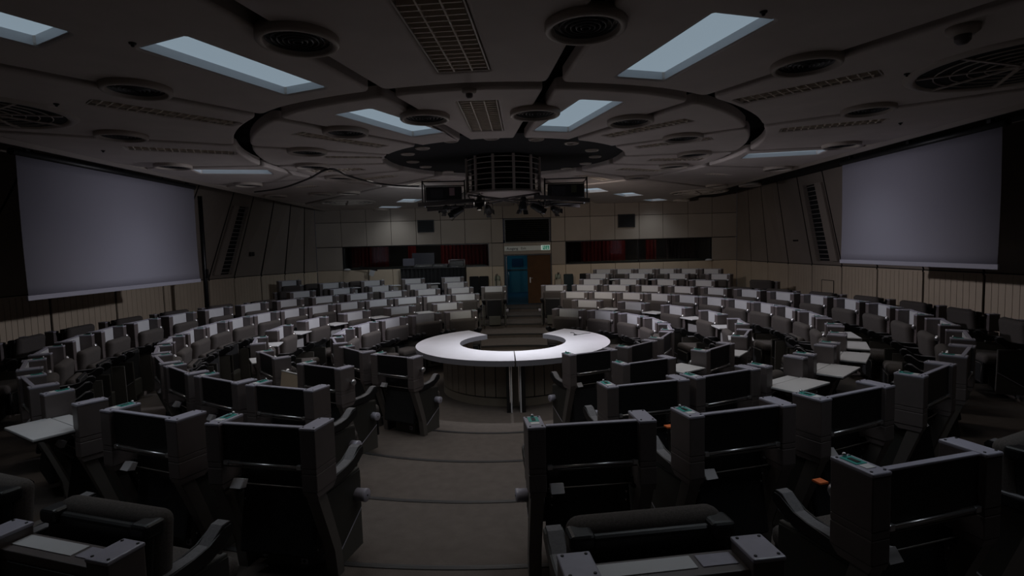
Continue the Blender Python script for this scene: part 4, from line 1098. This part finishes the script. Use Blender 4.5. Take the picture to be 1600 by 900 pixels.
# tilted black sign board lying behind back row, left
def office_chair(x, y, z, rz, lab, mm):
    t = thing('office_chair', lab, 'office chair', (x, y, z), rz, 'black office chairs by the back door'); t.scale = (.66,.72,.95)
    m = MB(); m.box((0,0,.82), (.50,.08,.62), mm, .035, 3, smooth=True); m.build('backrest', t)
    m = MB(); m.box((0,-.26,.47), (.50,.46,.09), BLKF, .035, 3, smooth=True); m.build('seat', t)
    m = MB(); m.lathe([(.03,.08),(.03,.42)], (0,-.24,0), DARK, 12); m.build('gas_column', t)
    m = MB()
    for q in range(5):
        a = q*2*pi/5; m.tube([(0,-.24,.09),(cos(a)*.28,-.24+sin(a)*.28,.05)], .018, DARK, 6); m.lathe([(.025,-.015),(.025,.015)], (cos(a)*.28,-.24+sin(a)*.28,.026), BLACK, 10, disc_rot((sin(a),-cos(a),0)))
    m.build('star_base', t)
    for s in (-1,1):
        m = MB(); m.tube([(s*.26,-.05,.50),(s*.28,-.05,.68),(s*.28,-.32,.68)], .015, BLACK, 6); m.build('armrest', t)
TEALB = mat('teal_black', (.006,.02,.023), .7)
office_chair(at_y(888,430,9.2).x, 9.2, LV[5], 0, 'tall black-teal office chair right of the brown door', TEALB)
office_chair(at_y(913,430,9.25).x, 9.25, LV[5], .0, 'black office chair second to the right of the door', BLKF)
office_chair(at_y(756,430,9.3).x, 9.3, LV[5], 0, 'black office chair just left of the doorway', BLKF)
office_chair(at_y(738,430,9.3).x+.06, 9.34, LV[5], 0, 'black office chair between control desk and doorway', BLKF)
# pale pedestals with handrails either side of the door
PED = mat('pale_pedestal', (.42,.38,.30), .6)
for x, lab, s in ((at_y(777,430,9.42).x, 'left', -1), (1.98, 'right', 1)):
    t = thing('stair_pillar', 'pale pillar with a dark handrail on the %s side of the door' % lab, 'pillar', (x, 9.42, LV[5]))
    m = MB(); m.box((0,0,.45), (.22,.26,.90), PED, .02); m.build('post', t)
    m = MB(); m.tube([(-.04,-.1,1.12),(-.04,-.35,1.10),(.04*s,-.72,.62)] if s < 0 else [(.04,-.1,1.12),(-.02,-.35,1.1),(-.1,-.4,.9)], .016, BLACK, 8); m.tube([(0,0,.9),(0,0,1.14)], .014, BLACK, 6); m.build('handrail', t)
    m = MB(); m.lathe([(.10,.9),(.10,1.02),(.07,1.07),(0,1.08)], (0,.02,0), mat('pale_green', (.38,.42,.33), .5), 20); m.build('lamp_head', t)
# tilted lectern lamp / white papers behind the back row
t = thing('reading_stand', 'black tilted stand with white sheet behind the back row at left', 'stand', at_y(576,430,8.9))
m = MB(); m.box((0,0,.22), (.62,.03,.05), BLACK, .006, rot=Matrix.Rotation(R(12), 4, 'Y')); m.build('arm', t)
m = MB(); m.box((.12,0,.08), (.16,.02,.22), WHITE, .003, rot=Matrix.Rotation(R(20), 4, 'Y')); m.build('sheet', t)
m = MB(); p = t.location; m.tube([(0,.02,.2),(0,.02,LV[6]-p.z)], .012, BLACK, 8); m.build('pole', t)

bpy.context.view_layer.update()
